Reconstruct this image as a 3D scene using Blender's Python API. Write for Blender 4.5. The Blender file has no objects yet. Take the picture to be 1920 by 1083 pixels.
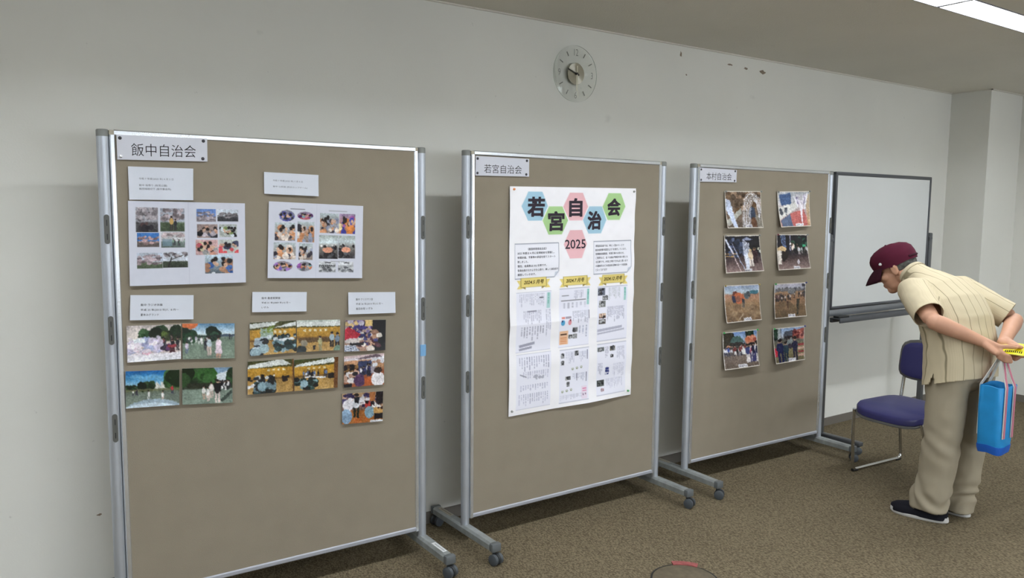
import bpy, bmesh, math, random
import numpy as np
from mathutils import Vector, Matrix, noise
random.seed(7); RNG = np.random.default_rng(7)
scn = bpy.context.scene
C = scn.collection
PI = math.pi

# ------------------------------------------------------------------ camera
cam_d = bpy.data.cameras.new('camera'); cam = bpy.data.objects.new('camera', cam_d); C.objects.link(cam)
YAW, PITCH, ROLL = 0.6071, 0.0988, 0.0089
fw = Vector((math.sin(YAW)*math.cos(PITCH), math.cos(YAW)*math.cos(PITCH), -math.sin(PITCH)))
r0 = Vector((math.cos(YAW), -math.sin(YAW), 0)); u0 = r0.cross(fw)
rt = r0*math.cos(ROLL)+u0*math.sin(ROLL); up = rt.cross(fw)
cam.matrix_world = Matrix(((rt.x, up.x, -fw.x, 0), (rt.y, up.y, -fw.y, 0), (rt.z, up.z, -fw.z, 1.5376), (0, 0, 0, 1)))
cam_d.sensor_width = 36; cam_d.lens = 1485.73/1920*36; cam_d.clip_start = 0.05
scn.camera = cam
# ------------------------------------------------------------------ world, lights, exposure
w = bpy.data.worlds.new('world'); scn.world = w; w.use_nodes = True
w.node_tree.nodes['Background'].inputs[0].default_value = (0.75, 0.85, 1, 1)
w.node_tree.nodes['Background'].inputs[1].default_value = 0.5
scn.view_settings.view_transform = 'Standard'; scn.view_settings.look = 'None'
scn.view_settings.gamma = 1; scn.view_settings.use_curve_mapping = False
scn.view_settings.exposure = 0.0
LAMP = 28.5          # emission of the fluorescent diffusers
DAY = 13.5            # watts of each window area light
def area(name, loc, rot, sx, sy, e, col, spread=180):
    l = bpy.data.lights.new(name, 'AREA'); l.shape = 'RECTANGLE'; l.size = sx; l.size_y = sy; l.energy = e; l.color = col
    l.spread = math.radians(spread)
    o = bpy.data.objects.new(name, l); C.objects.link(o); o.location = loc; o.rotation_euler = rot
    return o
WIN_X = (-2.6, 0.2, 3.0, 5.6)
for wx, k in zip(WIN_X, (.2, .9, 1.4, 2.8)):
    area('window_daylight', (wx, -4.96, 1.55), (PI/2-.24, 0, 0), 1.9, 1.25, DAY*k, (0.88, 0.94, 1.0), 110)   # skylight comes in downwards
area('window_daylight', (-6.46, 0.6, 1.5), (PI/2, 0, -PI/2), 2.2, 1.4, DAY*.2, (0.82, 0.91, 1.0))

# ------------------------------------------------------------------ colour + material helpers
def s2l(c):
    c = np.asarray(c, float)/255.
    return np.where(c <= .04045, c/12.92, ((c+.055)/1.055)**2.4)
def lin(c): return tuple(float(x) for x in s2l(c))+(1,)
MATS = {}
def mat(name, col, rough=.6, metal=0, spec=.5, bump=0, bscale=200, var=0, vscale=6, emit=None, estr=0, coat=0, trans=0):
    m = bpy.data.materials.new(name); m.use_nodes = True; nt = m.node_tree; b = nt.nodes['Principled BSDF']
    b.inputs['Base Color'].default_value = lin(col); b.inputs['Roughness'].default_value = rough
    b.inputs['Metallic'].default_value = metal; b.inputs['Specular IOR Level'].default_value = spec
    if coat: b.inputs['Coat Weight'].default_value = coat; b.inputs['Coat Roughness'].default_value = .08
    if trans: b.inputs['Transmission Weight'].default_value = trans
    if emit: b.inputs['Emission Color'].default_value = lin(emit); b.inputs['Emission Strength'].default_value = estr
    tc = nt.nodes.new('ShaderNodeTexCoord')
    if var:
        n = nt.nodes.new('ShaderNodeTexNoise'); n.inputs['Scale'].default_value = vscale; n.inputs['Detail'].default_value = 6
        nt.links.new(tc.outputs['Object'], n.inputs['Vector'])
        mr = nt.nodes.new('ShaderNodeMapRange'); mr.inputs[1].default_value = .3; mr.inputs[2].default_value = .7
        mr.inputs[3].default_value = 1-var; mr.inputs[4].default_value = 1+var
        nt.links.new(n.outputs['Fac'], mr.inputs[0])
        vm = nt.nodes.new('ShaderNodeVectorMath'); vm.operation = 'SCALE'; vm.inputs[0].default_value = lin(col)[:3]
        nt.links.new(mr.outputs[0], vm.inputs['Scale']); nt.links.new(vm.outputs[0], b.inputs['Base Color'])
    if bump:
        n = nt.nodes.new('ShaderNodeTexNoise'); n.inputs['Scale'].default_value = bscale; n.inputs['Detail'].default_value = 3
        nt.links.new(tc.outputs['Object'], n.inputs['Vector'])
        bn = nt.nodes.new('ShaderNodeBump'); bn.inputs['Strength'].default_value = bump; bn.inputs['Distance'].default_value = .004
        nt.links.new(n.outputs['Fac'], bn.inputs['Height']); nt.links.new(bn.outputs[0], b.inputs['Normal'])
    MATS[name] = m
    return m
rail_low = mat('shaded_aluminium', (176, 178, 186), .6, .5, var=.05)  # frame aluminium darkened: the weaker lamp reflection low down is put in its colour
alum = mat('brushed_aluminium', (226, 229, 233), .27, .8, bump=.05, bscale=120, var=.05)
alum_post = mat('aluminium_post', (192, 197, 205), .42, .65, var=.05)
grey_pl = mat('grey_plastic', (88, 88, 84), .5)
dark_pl = mat('dark_plastic', (30, 31, 32), .45)
foot_m = mat('worn_grey_paint', (146, 150, 149), .5, .2, var=.22, vscale=18)
foot_end = mat('dark_grey_cap', (98, 102, 103), .5)
caster_m = mat('caster_grey', (72, 77, 82), .45)
caster_d = mat('caster_dark', (36, 38, 40), .6)
fabric = mat('panel_felt', (146, 136, 120), .92, spec=.15, bump=.25, bscale=420, var=.035, vscale=9)
black_m = mat('black_ink', (42, 38, 42), .7, spec=.2)
grey_ink = mat('grey_ink', (98, 100, 110), .7, spec=.2)
brown_ink = mat('brown_ink', (70, 55, 20), .7, spec=.2)
chrome = mat('chrome', (205, 205, 205), .12, 1)
wb_white = mat('whiteboard_enamel', (205, 207, 206), .13, spec=.6, var=.015, vscale=2)
wb_grey = mat('whiteboard_frame_grey', (86, 88, 92), .4, .4)
wb_silver = mat('whiteboard_silver', (140, 143, 148), .35, .7)
seat_blue = mat('blue_vinyl', (50, 49, 100), .38, spec=.5, bump=.05, bscale=300)
seat_edge = mat('grey_edge_plastic', (92, 91, 88), .45)
skin = mat('skin', (200, 152, 126), .55, spec=.35, var=.06, vscale=14, bump=.05, bscale=120)
hair_m = mat('grey_hair', (88, 88, 84), .7, var=.3, vscale=90, bump=.5, bscale=260)
cap_m = mat('maroon_cap_cloth', (78, 22, 42), .85, spec=.2, bump=.15, bscale=500, var=.06, vscale=20)
cap_dark = mat('maroon_brim_cloth', (52, 18, 32), .85, spec=.2)
trouser = mat('khaki_twill', (160, 150, 130), .88, spec=.15, bump=.12, bscale=700, var=.03)
shoe_m = mat('black_knit', (26, 26, 34), .8, spec=.2, bump=.4, bscale=500)
sole_m = mat('white_rubber', (205, 203, 200), .6)
pin_b = mat('pin_black', (50, 48, 56), .35)
pin_c = mat('pin_clear_grey', (150, 150, 145), .2, spec=.7)
pin_g = mat('pin_green', (70, 170, 90), .35); pin_o = mat('pin_orange', (235, 150, 90), .35)
pin_gold = mat('pin_gold', (170, 150, 90), .35); pin_blue = mat('pin_blue', (70, 72, 130), .35); pin_red = mat('pin_red', (110, 30, 45), .35)
tag_white = mat('sticker_white', (222, 224, 224), .5); tag_beige = mat('sticker_beige', (176, 168, 150), .5)
bag_l = mat('bag_light_blue', (28, 142, 208), .5, var=.08, vscale=14, bump=.2, bscale=30)
bag_d = mat('bag_deep_blue', (22, 92, 190), .5, var=.06, vscale=14)
strap_p = mat('strap_pink', (196, 120, 140), .7); strap_w = mat('strap_white', (214, 212, 205), .7)
yel = mat('yellow_cover', (240, 232, 10), .35, spec=.4); page_m = mat('paper_pages', (225, 222, 205), .7)

# print material: colours come from the printed sheet's own vertex colours
pm = bpy.data.materials.new('printed_paper'); pm.use_nodes = True; nt = pm.node_tree
at = nt.nodes.new('ShaderNodeAttribute'); at.attribute_name = 'print'
b = nt.nodes['Principled BSDF']; nt.links.new(at.outputs['Color'], b.inputs['Base Color']); b.inputs['Roughness'].default_value = .6
b.inputs['Specular IOR Level'].default_value = .3
pg = pm.copy(); pg.name = 'glossy_photo_paper'; bb = pg.node_tree.nodes['Principled BSDF']
bb.inputs['Roughness'].default_value = .22; bb.inputs['Specular IOR Level'].default_value = .5

def wall_mat(name, col, stain=.10, bump=.08):
    m = bpy.data.materials.new(name); m.use_nodes = True; nt = m.node_tree; b = nt.nodes['Principled BSDF']
    b.inputs['Roughness'].default_value = .7; b.inputs['Specular IOR Level'].default_value = .3
    tc = nt.nodes.new('ShaderNodeTexCoord')
    def noi(s, d, lo, hi, a, bq):
        n = nt.nodes.new('ShaderNodeTexNoise'); n.inputs['Scale'].default_value = s; n.inputs['Detail'].default_value = d
        nt.links.new(tc.outputs['Object'], n.inputs['Vector'])
        mr = nt.nodes.new('ShaderNodeMapRange'); mr.inputs[1].default_value = lo; mr.inputs[2].default_value = hi
        mr.inputs[3].default_value = a; mr.inputs[4].default_value = bq; nt.links.new(n.outputs['Fac'], mr.inputs[0]); return mr.outputs[0]
    a1 = noi(1.6, 4, .3, .7, .97, 1.03); a2 = noi(9, 5, .70, .78, 1.0, 1-stain); a3 = noi(35, 3, .745, .79, 1.0, 1-stain*1.6)
    m1 = nt.nodes.new('ShaderNodeMath'); m1.operation = 'MULTIPLY'; nt.links.new(a1, m1.inputs[0]); nt.links.new(a2, m1.inputs[1])
    m2 = nt.nodes.new('ShaderNodeMath'); m2.operation = 'MULTIPLY'; nt.links.new(m1.outputs[0], m2.inputs[0]); nt.links.new(a3, m2.inputs[1])
    vm = nt.nodes.new('ShaderNodeVectorMath'); vm.operation = 'SCALE'; vm.inputs[0].default_value = lin(col)[:3]
    nt.links.new(m2.outputs[0], vm.inputs['Scale']); nt.links.new(vm.outputs[0], b.inputs['Base Color'])
    n = nt.nodes.new('ShaderNodeTexNoise'); n.inputs['Scale'].default_value = 160; nt.links.new(tc.outputs['Object'], n.inputs['Vector'])
    bn = nt.nodes.new('ShaderNodeBump'); bn.inputs['Strength'].default_value = bump; bn.inputs['Distance'].default_value = .003
    nt.links.new(n.outputs['Fac'], bn.inputs['Height']); nt.links.new(bn.outputs[0], b.inputs['Normal'])
    return m
WALL = wall_mat("wall_paint", (227, 226, 219))
CEIL = wall_mat('ceiling_board', (218, 214, 204), .06, .5)
BASEB = mat('baseboard_vinyl', (112, 106, 98), .6)
def carpet_mat():
    m = bpy.data.materials.new('carpet_loop_pile'); m.use_nodes = True; nt = m.node_tree; b = nt.nodes['Principled BSDF']
    b.inputs['Roughness'].default_value = .95; b.inputs['Specular IOR Level'].default_value = .1
    tc = nt.nodes.new('ShaderNodeTexCoord'); mp = nt.nodes.new('ShaderNodeMapping')
    mp.inputs['Rotation'].default_value = (0, 0, .75); mp.inputs['Scale'].default_value = (1, .5, 1)
    nt.links.new(tc.outputs['Object'], mp.inputs[0])
    v = nt.nodes.new('ShaderNodeTexVoronoi'); v.inputs['Scale'].default_value = 170; v.inputs['Randomness'].default_value = .75
    nt.links.new(mp.outputs[0], v.inputs['Vector'])
    n = nt.nodes.new('ShaderNodeTexNoise'); n.inputs['Scale'].default_value = 90; n.inputs['Detail'].default_value = 5
    nt.links.new(tc.outputs['Object'], n.inputs['Vector'])
    n2 = nt.nodes.new('ShaderNodeTexNoise'); n2.inputs['Scale'].default_value = 1.5; n2.inputs['Detail'].default_value = 4
    nt.links.new(tc.outputs['Object'], n2.inputs['Vector'])
    r1 = nt.nodes.new('ShaderNodeMapRange'); r1.inputs[1].default_value = .25; r1.inputs[2].default_value = .75; r1.inputs[3].default_value = 1.10; r1.inputs[4].default_value = .50
    nt.links.new(v.outputs['Distance'], r1.inputs[0])
    r2 = nt.nodes.new('ShaderNodeMapRange'); r2.inputs[1].default_value = .3; r2.inputs[2].default_value = .7; r2.inputs[3].default_value = .80; r2.inputs[4].default_value = 1.2
    nt.links.new(n.outputs['Fac'], r2.inputs[0])
    r3 = nt.nodes.new('ShaderNodeMapRange'); r3.inputs[1].default_value = .3; r3.inputs[2].default_value = .7; r3.inputs[3].default_value = .93; r3.inputs[4].default_value = 1.07
    nt.links.new(n2.outputs['Fac'], r3.inputs[0])
    m1 = nt.nodes.new('ShaderNodeMath'); m1.operation = 'MULTIPLY'; nt.links.new(r1.outputs[0], m1.inputs[0]); nt.links.new(r2.outputs[0], m1.inputs[1])
    m2 = nt.nodes.new('ShaderNodeMath'); m2.operation = 'MULTIPLY'; nt.links.new(m1.outputs[0], m2.inputs[0]); nt.links.new(r3.outputs[0], m2.inputs[1])
    vm = nt.nodes.new('ShaderNodeVectorMath'); vm.operation = 'SCALE'; vm.inputs[0].default_value = lin((126, 114, 92))[:3]
    nt.links.new(m2.outputs[0], vm.inputs['Scale']); nt.links.new(vm.outputs[0], b.inputs['Base Color'])
    bn = nt.nodes.new('ShaderNodeBump'); bn.inputs['Strength'].default_value = .6; bn.inputs['Distance'].default_value = .004
    nt.links.new(m1.outputs[0], bn.inputs['Height']); nt.links.new(bn.outputs[0], b.inputs['Normal'])
    return m
CARPET = carpet_mat()

# ------------------------------------------------------------------ mesh helpers
class MB:
    def __init__(s): s.v = []; s.f = []; s.mi = []
    def add(s, vs, fs, mi=0):
        o = len(s.v); s.v += [tuple(v) for v in vs]; s.f += [tuple(i+o for i in f) for f in fs]; s.mi += [mi]*len(fs); return s
    def box(s, lo, hi, mi=0):
        x0, y0, z0 = lo; x1, y1, z1 = hi
        return s.add([(x0,y0,z0),(x1,y0,z0),(x1,y1,z0),(x0,y1,z0),(x0,y0,z1),(x1,y0,z1),(x1,y1,z1),(x0,y1,z1)],
                     [(0,3,2,1),(4,5,6,7),(0,1,5,4),(1,2,6,5),(2,3,7,6),(3,0,4,7)], mi)
    def rbox(s, lo, hi, r=.004, seg=2, mi=0, M=None):
        bm = bmesh.new(); bmesh.ops.create_cube(bm, size=1)
        for v in bm.verts: v.co = Vector([(lo[i]+hi[i])/2+v.co[i]*(hi[i]-lo[i]) for i in range(3)])
        bmesh.ops.bevel(bm, geom=bm.edges[:]+bm.verts[:], offset=r, segments=seg, profile=.5, affect='EDGES')
        if M: bmesh.ops.transform(bm, matrix=M, verts=bm.verts)
        bm.verts.index_update(); s.add([v.co[:] for v in bm.verts], [[v.index for v in f.verts] for f in bm.faces], mi); bm.free(); return s
    def loft(s, rings, caps=True, mi=0):
        n = len(rings[0]); vs = [p for r in rings for p in r]; fs = []
        for i in range(len(rings)-1):
            for j in range(n): fs.append((i*n+j, i*n+(j+1) % n, (i+1)*n+(j+1) % n, (i+1)*n+j))
        if caps: fs.append(tuple(range(n-1, -1, -1))); fs.append(tuple((len(rings)-1)*n+j for j in range(n)))
        return s.add(vs, fs, mi)
    def cyl(s, p0, p1, r, n=20, mi=0, r1=None):
        return s.tube([p0, p1], [r, r if r1 is None else r1], n, mi)
    def tube(s, pts, r, n=14, mi=0):
        pts = [Vector(p) for p in pts]; 
        if not isinstance(r, (list, tuple)): r = [r]*len(pts)
        rings = []; ref = None
        for i, p in enumerate(pts):
            t = (pts[min(i+1, len(pts)-1)]-pts[max(i-1, 0)]).normalized()
            if ref is None: ref = t.orthogonal().normalized()
            ref = (ref-t*ref.dot(t)).normalized(); q = t.cross(ref)
            rings.append([p+(ref*math.cos(a)+q*math.sin(a))*r[i] for a in [2*PI*k/n for k in range(n)]])
        return s.loft(rings, True, mi)
    def lathe(s, prof, axis_o, axis, n=28, mi=0):
        a = Vector(axis).normalized(); x = a.orthogonal().normalized(); y = a.cross(x); o = Vector(axis_o)
        return s.loft([[o+a*h+(x*math.cos(t)+y*math.sin(t))*max(r, 1e-5) for t in [2*PI*k/n for k in range(n)]] for r, h in prof], True, mi)
    def ell(s, c, r, M=None, nu=20, nv=12, mi=0):
        rings = []
        for i in range(nv+1):
            ph = -PI/2+PI*i/nv; cr = max(math.cos(ph), .02)
            ring = []
            for j in range(nu):
                t = 2*PI*j/nu; p = Vector((r[0]*cr*math.cos(t), r[1]*cr*math.sin(t), r[2]*math.sin(ph)))
                if M: p = M @ p
                ring.append(Vector(c)+p)
            rings.append(ring)
        return s.loft(rings, True, mi)
    def mesh(s, name):
        me = bpy.data.meshes.new(name); me.from_pydata(s.v, [], s.f); me.validate(); 
        bm = bmesh.new(); bm.from_mesh(me); bmesh.ops.recalc_face_normals(bm, faces=bm.faces); bm.to_mesh(me); bm.free(); return me
    def build(s, name, m, parent=None, smooth=False):
        me = s.mesh(name)
        if len(me.polygons) == len(s.mi): me.polygons.foreach_set('material_index', s.mi)
        for q in (m if isinstance(m, (list, tuple)) else [m]): me.materials.append(q)
        return link(name, me, parent, smooth)
def link(name, me, parent=None, smooth=False):
    o = bpy.data.objects.new(name, me); C.objects.link(o)
    if parent: o.parent = parent
    if smooth:
        me.polygons.foreach_set('use_smooth', [True]*len(me.polygons))
        me.set_sharp_from_angle(angle=math.radians(38))
    return o
def tag(o, label=None, cat=None, group=None, kind=None):
    if label: o['label'] = label
    if cat: o['category'] = cat
    if group: o['group'] = group
    if kind: o['kind'] = kind
    return o
def empty(name, loc, rz, label, cat, group=None):
    o = bpy.data.objects.new(name, None); C.objects.link(o); o.location = loc; o.rotation_euler = (0, 0, rz); o.empty_display_size = .1
    return tag(o, label, cat, group)
def struct(name, mb, m): return tag(mb.build(name, m), kind='structure')
def kids(o): return [q for q in C.objects if q.parent == o]
def copy_tree(o, parent=None, loc=None, rz=None, label=None):
    c = o.copy(); C.objects.link(c); c.parent = parent
    if loc is not None: c.location = loc
    if rz is not None: c.rotation_euler = (0, 0, rz)
    if label: c['label'] = label
    for ch in kids(o): copy_tree(ch, c)
    return c

# ------------------------------------------------------------------ room shell
X0, X1, Y0, Y1, H = -6.5, 7.14, -5.0, 3.333, 2.505
struct('floor', MB().box((X0-.2, Y0-.2, -.12), (X1+.2, Y1+.2, 0)), CARPET)
LROW = [1.93, -.75, -3.45]
mb = MB(); y = Y0-.2
for ly in sorted(LROW):
    mb.box((X0-.2, y, H), (X1+.2, ly-.085, H+.12)); y = ly+.085
mb.box((X0-.2, y, H), (X1+.2, Y1+.2, H+.12))
for ly in LROW: mb.box((X0-.2, ly-.085, H), (-3.69, ly+.085, H+.12)); mb.box((6.31, ly-.085, H), (X1+.2, ly+.085, H+.12))
struct('ceiling', mb, CEIL)
struct('wall_back', MB().box((X0-.2, Y1, 0), (X1+.2, Y1+.2, H)), WALL)
struct('wall_right', MB().box((X1, Y0, 0), (X1+.2, Y1, H)), WALL)
struct('pillar', MB().box((6.61, 3.03, 0), (X1, Y1, H)), WALL)
# left wall with one window opening, front wall with four (all behind the camera)
mb = MB()
def holes(mb, fixed, a0, a1, spans, z0, z1, axis):
    def bx(a, b, c, d):
        if axis == 'x': mb.box((a, fixed[0], c), (b, fixed[1], d))
        else: mb.box((fixed[0], a, c), (fixed[1], b, d))
    cur = a0
    for s0, s1 in spans: bx(cur, s0, 0, H); bx(s0, s1, 0, z0); bx(s0, s1, z1, H); cur = s1
    bx(cur, a1, 0, H)
holes(mb, (X0-.2, X0), Y0, Y1, [(-.5, 1.7)], .8, 2.2, 'y'); struct('wall_left', mb, WALL)
mb = MB(); holes(mb, (Y0-.2, Y0), X0-.2, X1+.2, [(x-.95, x+.95) for x in WIN_X], .9, 2.2, 'x'); struct('wall_front', mb, WALL)
glass = mat('window_glass', (235, 240, 245), .02, trans=1, emit=(215, 228, 245), estr=.8)
k = 1
for wx in WIN_X:
    o = bpy.data.objects.new('window_%d' % k, None); C.objects.link(o); o.location = (wx, Y0-.06, 1.55); tag(o, kind='structure'); k += 1
    f = MB()
    for a, b_ in (((-.95,-.03,-.65), (.95,.03,-.6)), ((-.95,-.03,.6), (.95,.03,.65)), ((-.95,-.03,-.6), (-.9,.03,.6)), ((.9,-.03,-.6), (.95,.03,.6)), ((-.025,-.03,-.6), (.025,.03,.6))): f.box(a, b_)
    f.build('window_frame', alum, o)
    for sx in (-1, 1): MB().box((min(sx*.025, sx*.9), -.006, -.6), (max(sx*.025, sx*.9), .006, .6)).build('window_pane', glass, o)
o = bpy.data.objects.new('window_5', None); C.objects.link(o); o.location = (X0-.06, .6, 1.5); o.rotation_euler = (0, 0, PI/2); tag(o, kind='structure')
f = MB()
for a, b_ in (((-1.1,-.03,-.7), (1.1,.03,-.65)), ((-1.1,-.03,.65), (1.1,.03,.7)), ((-1.1,-.03,-.65), (-1.05,.03,.65)), ((1.05,-.03,-.65), (1.1,.03,.65)), ((-.025,-.03,-.65), (.025,.03,.65))): f.box(a, b_)
f.build('window_frame', alum, o)
for sx in (-1, 1): MB().box((min(sx*.025, sx*1.05), -.006, -.65), (max(sx*.025, sx*1.05), .006, .65)).build('window_pane', glass, o)
struct('baseboard_back', MB().box((X0, Y1-.008, 0), (6.61, Y1, .058)), BASEB)
struct('baseboard_pillar', MB().box((6.602, 3.022, 0), (X1, 3.03, .058)).box((6.602, 3.03, 0), (6.61, Y1-.008, .058)), BASEB)
struct('baseboard_right', MB().box((X1-.008, Y0, 0), (X1, 3.022, .058)), BASEB)
struct('trim_1', MB().box((X0, Y1-.012, H-.007), (6.598, Y1, H)).box((6.598, 3.018, H-.007), (6.61, Y1, H)).box((6.598, 3.018, H-.007), (X1, 3.03, H)), CEIL)
chip_m = mat('chipped_plaster', (140, 126, 110), .9, var=.2, vscale=60)
wall_o = bpy.data.objects['wall_back']
def to_y(px, pz, sc, seed):      # ragged thin flake on the back wall
    rr = random.Random(seed); n = 9
    ring = [(px+math.cos(2*PI*i/n)*sc[0]*rr.uniform(.6, 1.2), pz+math.sin(2*PI*i/n)*sc[1]*rr.uniform(.4, 1.2)) for i in range(n)]
    return MB().loft([[(a, Y1-.001, c) for a, c in ring], [(a, Y1+.0005, c) for a, c in ring]])
CHIPS = [(3.93, 2.440, (.022, .007)), (4.08, 2.432, (.022, .008)), (4.24, 2.428, (.030, .013)), (3.50, 2.452, (.008, .02)), (3.55, 2.34, (.006, .005)), (0.385, .355, (.009, .005))]
for i, (a, c, sc) in enumerate(CHIPS): to_y(a, c, sc, i).build('paint_chip', chip_m, wall_o)

# ------------------------------------------------------------------ ceiling lights: housing trough, diffuser, end plates
diff_m = mat('lit_diffuser', (255, 255, 255), .5, emit=(244, 250, 255), estr=LAMP)
hous_m = mat('lamp_housing', (150, 148, 140), .5); lampedge = mat('lamp_edge_strip', (150, 150, 158), .5)
off_m = mat('unlit_diffuser', (225, 226, 224), .5)
def lamp_proto():
    root = empty('ceiling_light', (0, 0, 0), 0, 'x', 'ceiling light', 'recessed ceiling lights')
    L = 1.25/2
    MB().box((-L+.001, -.084, .10), (L-.001, .084, .11)).box((-L+.001, -.084, .004), (L-.001, -.078, .10)).box((-L+.001, .078, .004), (L-.001, .084, .10)).build('housing', hous_m, root)
    MB().box((-L+.012, -.077, .050), (L-.012, .077, .054)).build('diffuser', diff_m, root)
    MB().box((-L+.001, -.084, -.004), (L-.001, -.078, .003)).box((-L+.001, .078, -.004), (L-.001, .084, .003)).box((-L+.001, -.078, -.003), (-L+.012, .078, .004)).box((L-.012, -.078, -.003), (L-.001, .078, .004)).build('rim', lampedge, root)
    return root
lp = lamp_proto(); first = True
for ri, ly in enumerate(LROW):
    for k in range(8):
        cx = 3.81-.625+1.25*(k-5)+0.0
        lab = 'recessed fluorescent ceiling light out of the picture'
        if ri == 0 and k == 6: lab = 'bright recessed ceiling light at the top right corner, nearer the end wall'
        if ri == 0 and k == 5: lab = 'bright recessed ceiling light, left one of the two joined at top right'
        if first: lp.location = (cx, ly, H); lp['label'] = lab; first = False
        else:
            cc = copy_tree(lp, None, (cx, ly, H), 0, lab)
            if ri > 9:
                for q in kids(cc):
                    if q.name.startswith('diffuser'): q.data = q.data.copy(); q.data.materials[0] = off_m

# ------------------------------------------------------------------ mobile notice boards
BW = 1.2132; BOARDS = [(0.4107, 3.0439, -0.0131), (1.8467, 3.0227, -0.0012), (3.2976, 3.0221, -0.0218)]
def caster(root, x, y, ang, scale=1.0):
    """twin-wheel caster: stem, hood, two wheels; touches the floor at z=0"""
    R = .025*scale; M = Matrix.Translation((x, y, 0)) @ Matrix.Rotation(ang, 4, 'Z')
    h = MB(); h.tube([M @ Vector((0, .012, .036)), M @ Vector((0, .012, .062))], .007, 10)
    ring = []
    for sx in (-.006, .006):
        ring.append([M @ Vector((sx, (R+.002)*math.cos(a), R+(R+.002)*math.sin(a))) for a in [PI*-.1+PI*1.2*i/12 for i in range(13)]]+[M @ Vector((sx, 0, R*.6))])
    h.loft(ring)
    o = h.build('caster', caster_d, root, True)
    for sx in (-1, 1):
        a = M @ Vector((sx*.007, 0, R)); b_ = M @ Vector((sx*.022, 0, R)); c_ = M @ Vector((sx*.0245, 0, R))
        wv = MB(); wv.tube([a, M @ Vector((sx*.009, 0, R)), b_, c_], [R*.93, R, R, R*.82], 24); wv.build('wheel', caster_m, o, True)
def foot(root, x, sticker=None):
    f = MB()
    pr = [(-.0225, .062), (-.0225, .086), (-.014, .095), (.014, .095), (.0225, .086), (.0225, .062)]
    def ring(y, k, dz=0): return [(x+a*k, y, .062+dz+(z-.062)*k) for a, z in pr]
    f.loft([ring(-.240, 1), ring(-.05, 1.06), ring(.05, 1.06), ring(.262, 1)])
    o = f.build('foot', foot_m, root)
    for y0, y1, s in ((-.2675, -.240, -1), (.262, .2868, 1)):
        MB().rbox((x-.0235, y0, .058), (x+.0235, y1, .0955), .005).build('foot_end_cap', foot_end, o, True)
    if sticker:
        sy0, sy1, m_ = sticker
        st = MB().box((x-.010, sy0, .0962), (x+.010, sy1, .0972)).build('asset_sticker', m_, o)
        tm = MB(); rr = random.Random(int(x*10))
        yy = sy0+.008
        while yy < sy1-.01:
            l = rr.uniform(.003, .007); tm.box((x-.004, yy, .0972), (x+.004, yy+l*.7, .0974)); yy += l+.003
        # print on the label, too small to read
        tm.build('sticker_print', grey_ink, o)
def notice_board(idx, label, stickers):
    bx, by, th = BOARDS[idx]
    root = empty('notice_board', (bx, by, 0), th, label, 'notice board', 'mobile felt notice boards')
    MB().box((.036, -.012, .142), (BW-.036, .012, 1.782)).build('felt_panel', fabric, root)
    pr = [(-.010, -.013), (-.006, -.017), (.006, -.017), (.010, -.013), (.010, .013), (.006, .017), (-.006, .017), (-.010, .013)]
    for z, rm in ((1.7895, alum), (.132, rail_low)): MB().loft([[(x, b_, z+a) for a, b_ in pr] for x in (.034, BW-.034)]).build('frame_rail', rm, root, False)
    for x in (.0285, BW-.0285): MB().loft([[(x+a*.9, b_, z) for a, b_ in pr] for z in (.122, 1.782)]).build('frame_stile', alum, root, False)
    for x in (.0285, BW-.0285): MB().rbox((x-.010, -.014, 1.782), (x+.009, .014, 1.798), .002).build('corner_block', tag_beige, root)
    for x in (0, BW):
        p_ = MB().tube([(x, 0, .09), (x, 0, 1.776)], .0195, 28).build('post', alum_post, root, True)
        MB().tube([(x, 0, 1.776), (x, 0, 1.797), (x, 0, 1.80)], [.0198, .0198, .017], 28).build('post_cap', mat('cap_grey', (128, 130, 126), .45) if 'cap_grey' not in MATS else MATS['cap_grey'], p_, True)
        for z in (1.461, 1.111, .765):
            n = 10; out = [(math.cos(a)*.0085, .042+math.sin(a)*.0085) for a in [PI*i/n for i in range(n+1)]]+[(math.cos(a)*.0085, -.042+math.sin(a)*.0085) for a in [PI+PI*i/n for i in range(n+1)]]
            s_ = MB().loft([[(x+a, -.0215, z+c) for a, c in out], [(x+a, -.012, z+c) for a, c in out]]).build('connector_plate', grey_pl, p_)
            for dz in (.022, -.026): MB().box((x-.0016, -.0222, z+dz-.010), (x+.0016, -.0214, z+dz+.010)).build('slot', dark_pl, p_)
    for x, st in ((0, stickers[0]), (BW, stickers[1])): foot(root, x, st)
    rr = random.Random(idx+3)
    for x in (0, BW):
        for y in (-.2605, .262): caster(root, x, y+(.0 if y < 0 else 0), rr.uniform(-.5, .5)+(.5 if y < 0 else 2.2))
    return root
nb = [notice_board(0, 'largest, nearest mobile notice board at left, with the four-line top title and eleven colour photos', (None, (-.215, -.11, tag_white))),
      notice_board(1, 'middle mobile notice board, the one carrying the tall white poster', ((.12, .235, tag_beige), None)),
      notice_board(2, 'farthest mobile notice board, with eight white-edged photos in two columns', ((.12, .235, tag_beige), None))]
nb[0]['label'] = 'nearest mobile notice board at the left, carrying two collages and eleven colour photos'
MB().box((BW-.013, -.0203, .905), (BW+.013, -.012, .955)).build('blue_tape', mat('blue_tape', (120, 170, 215), .6), [q for q in kids(nb[0]) if q.name.startswith('post')][-1])

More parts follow.
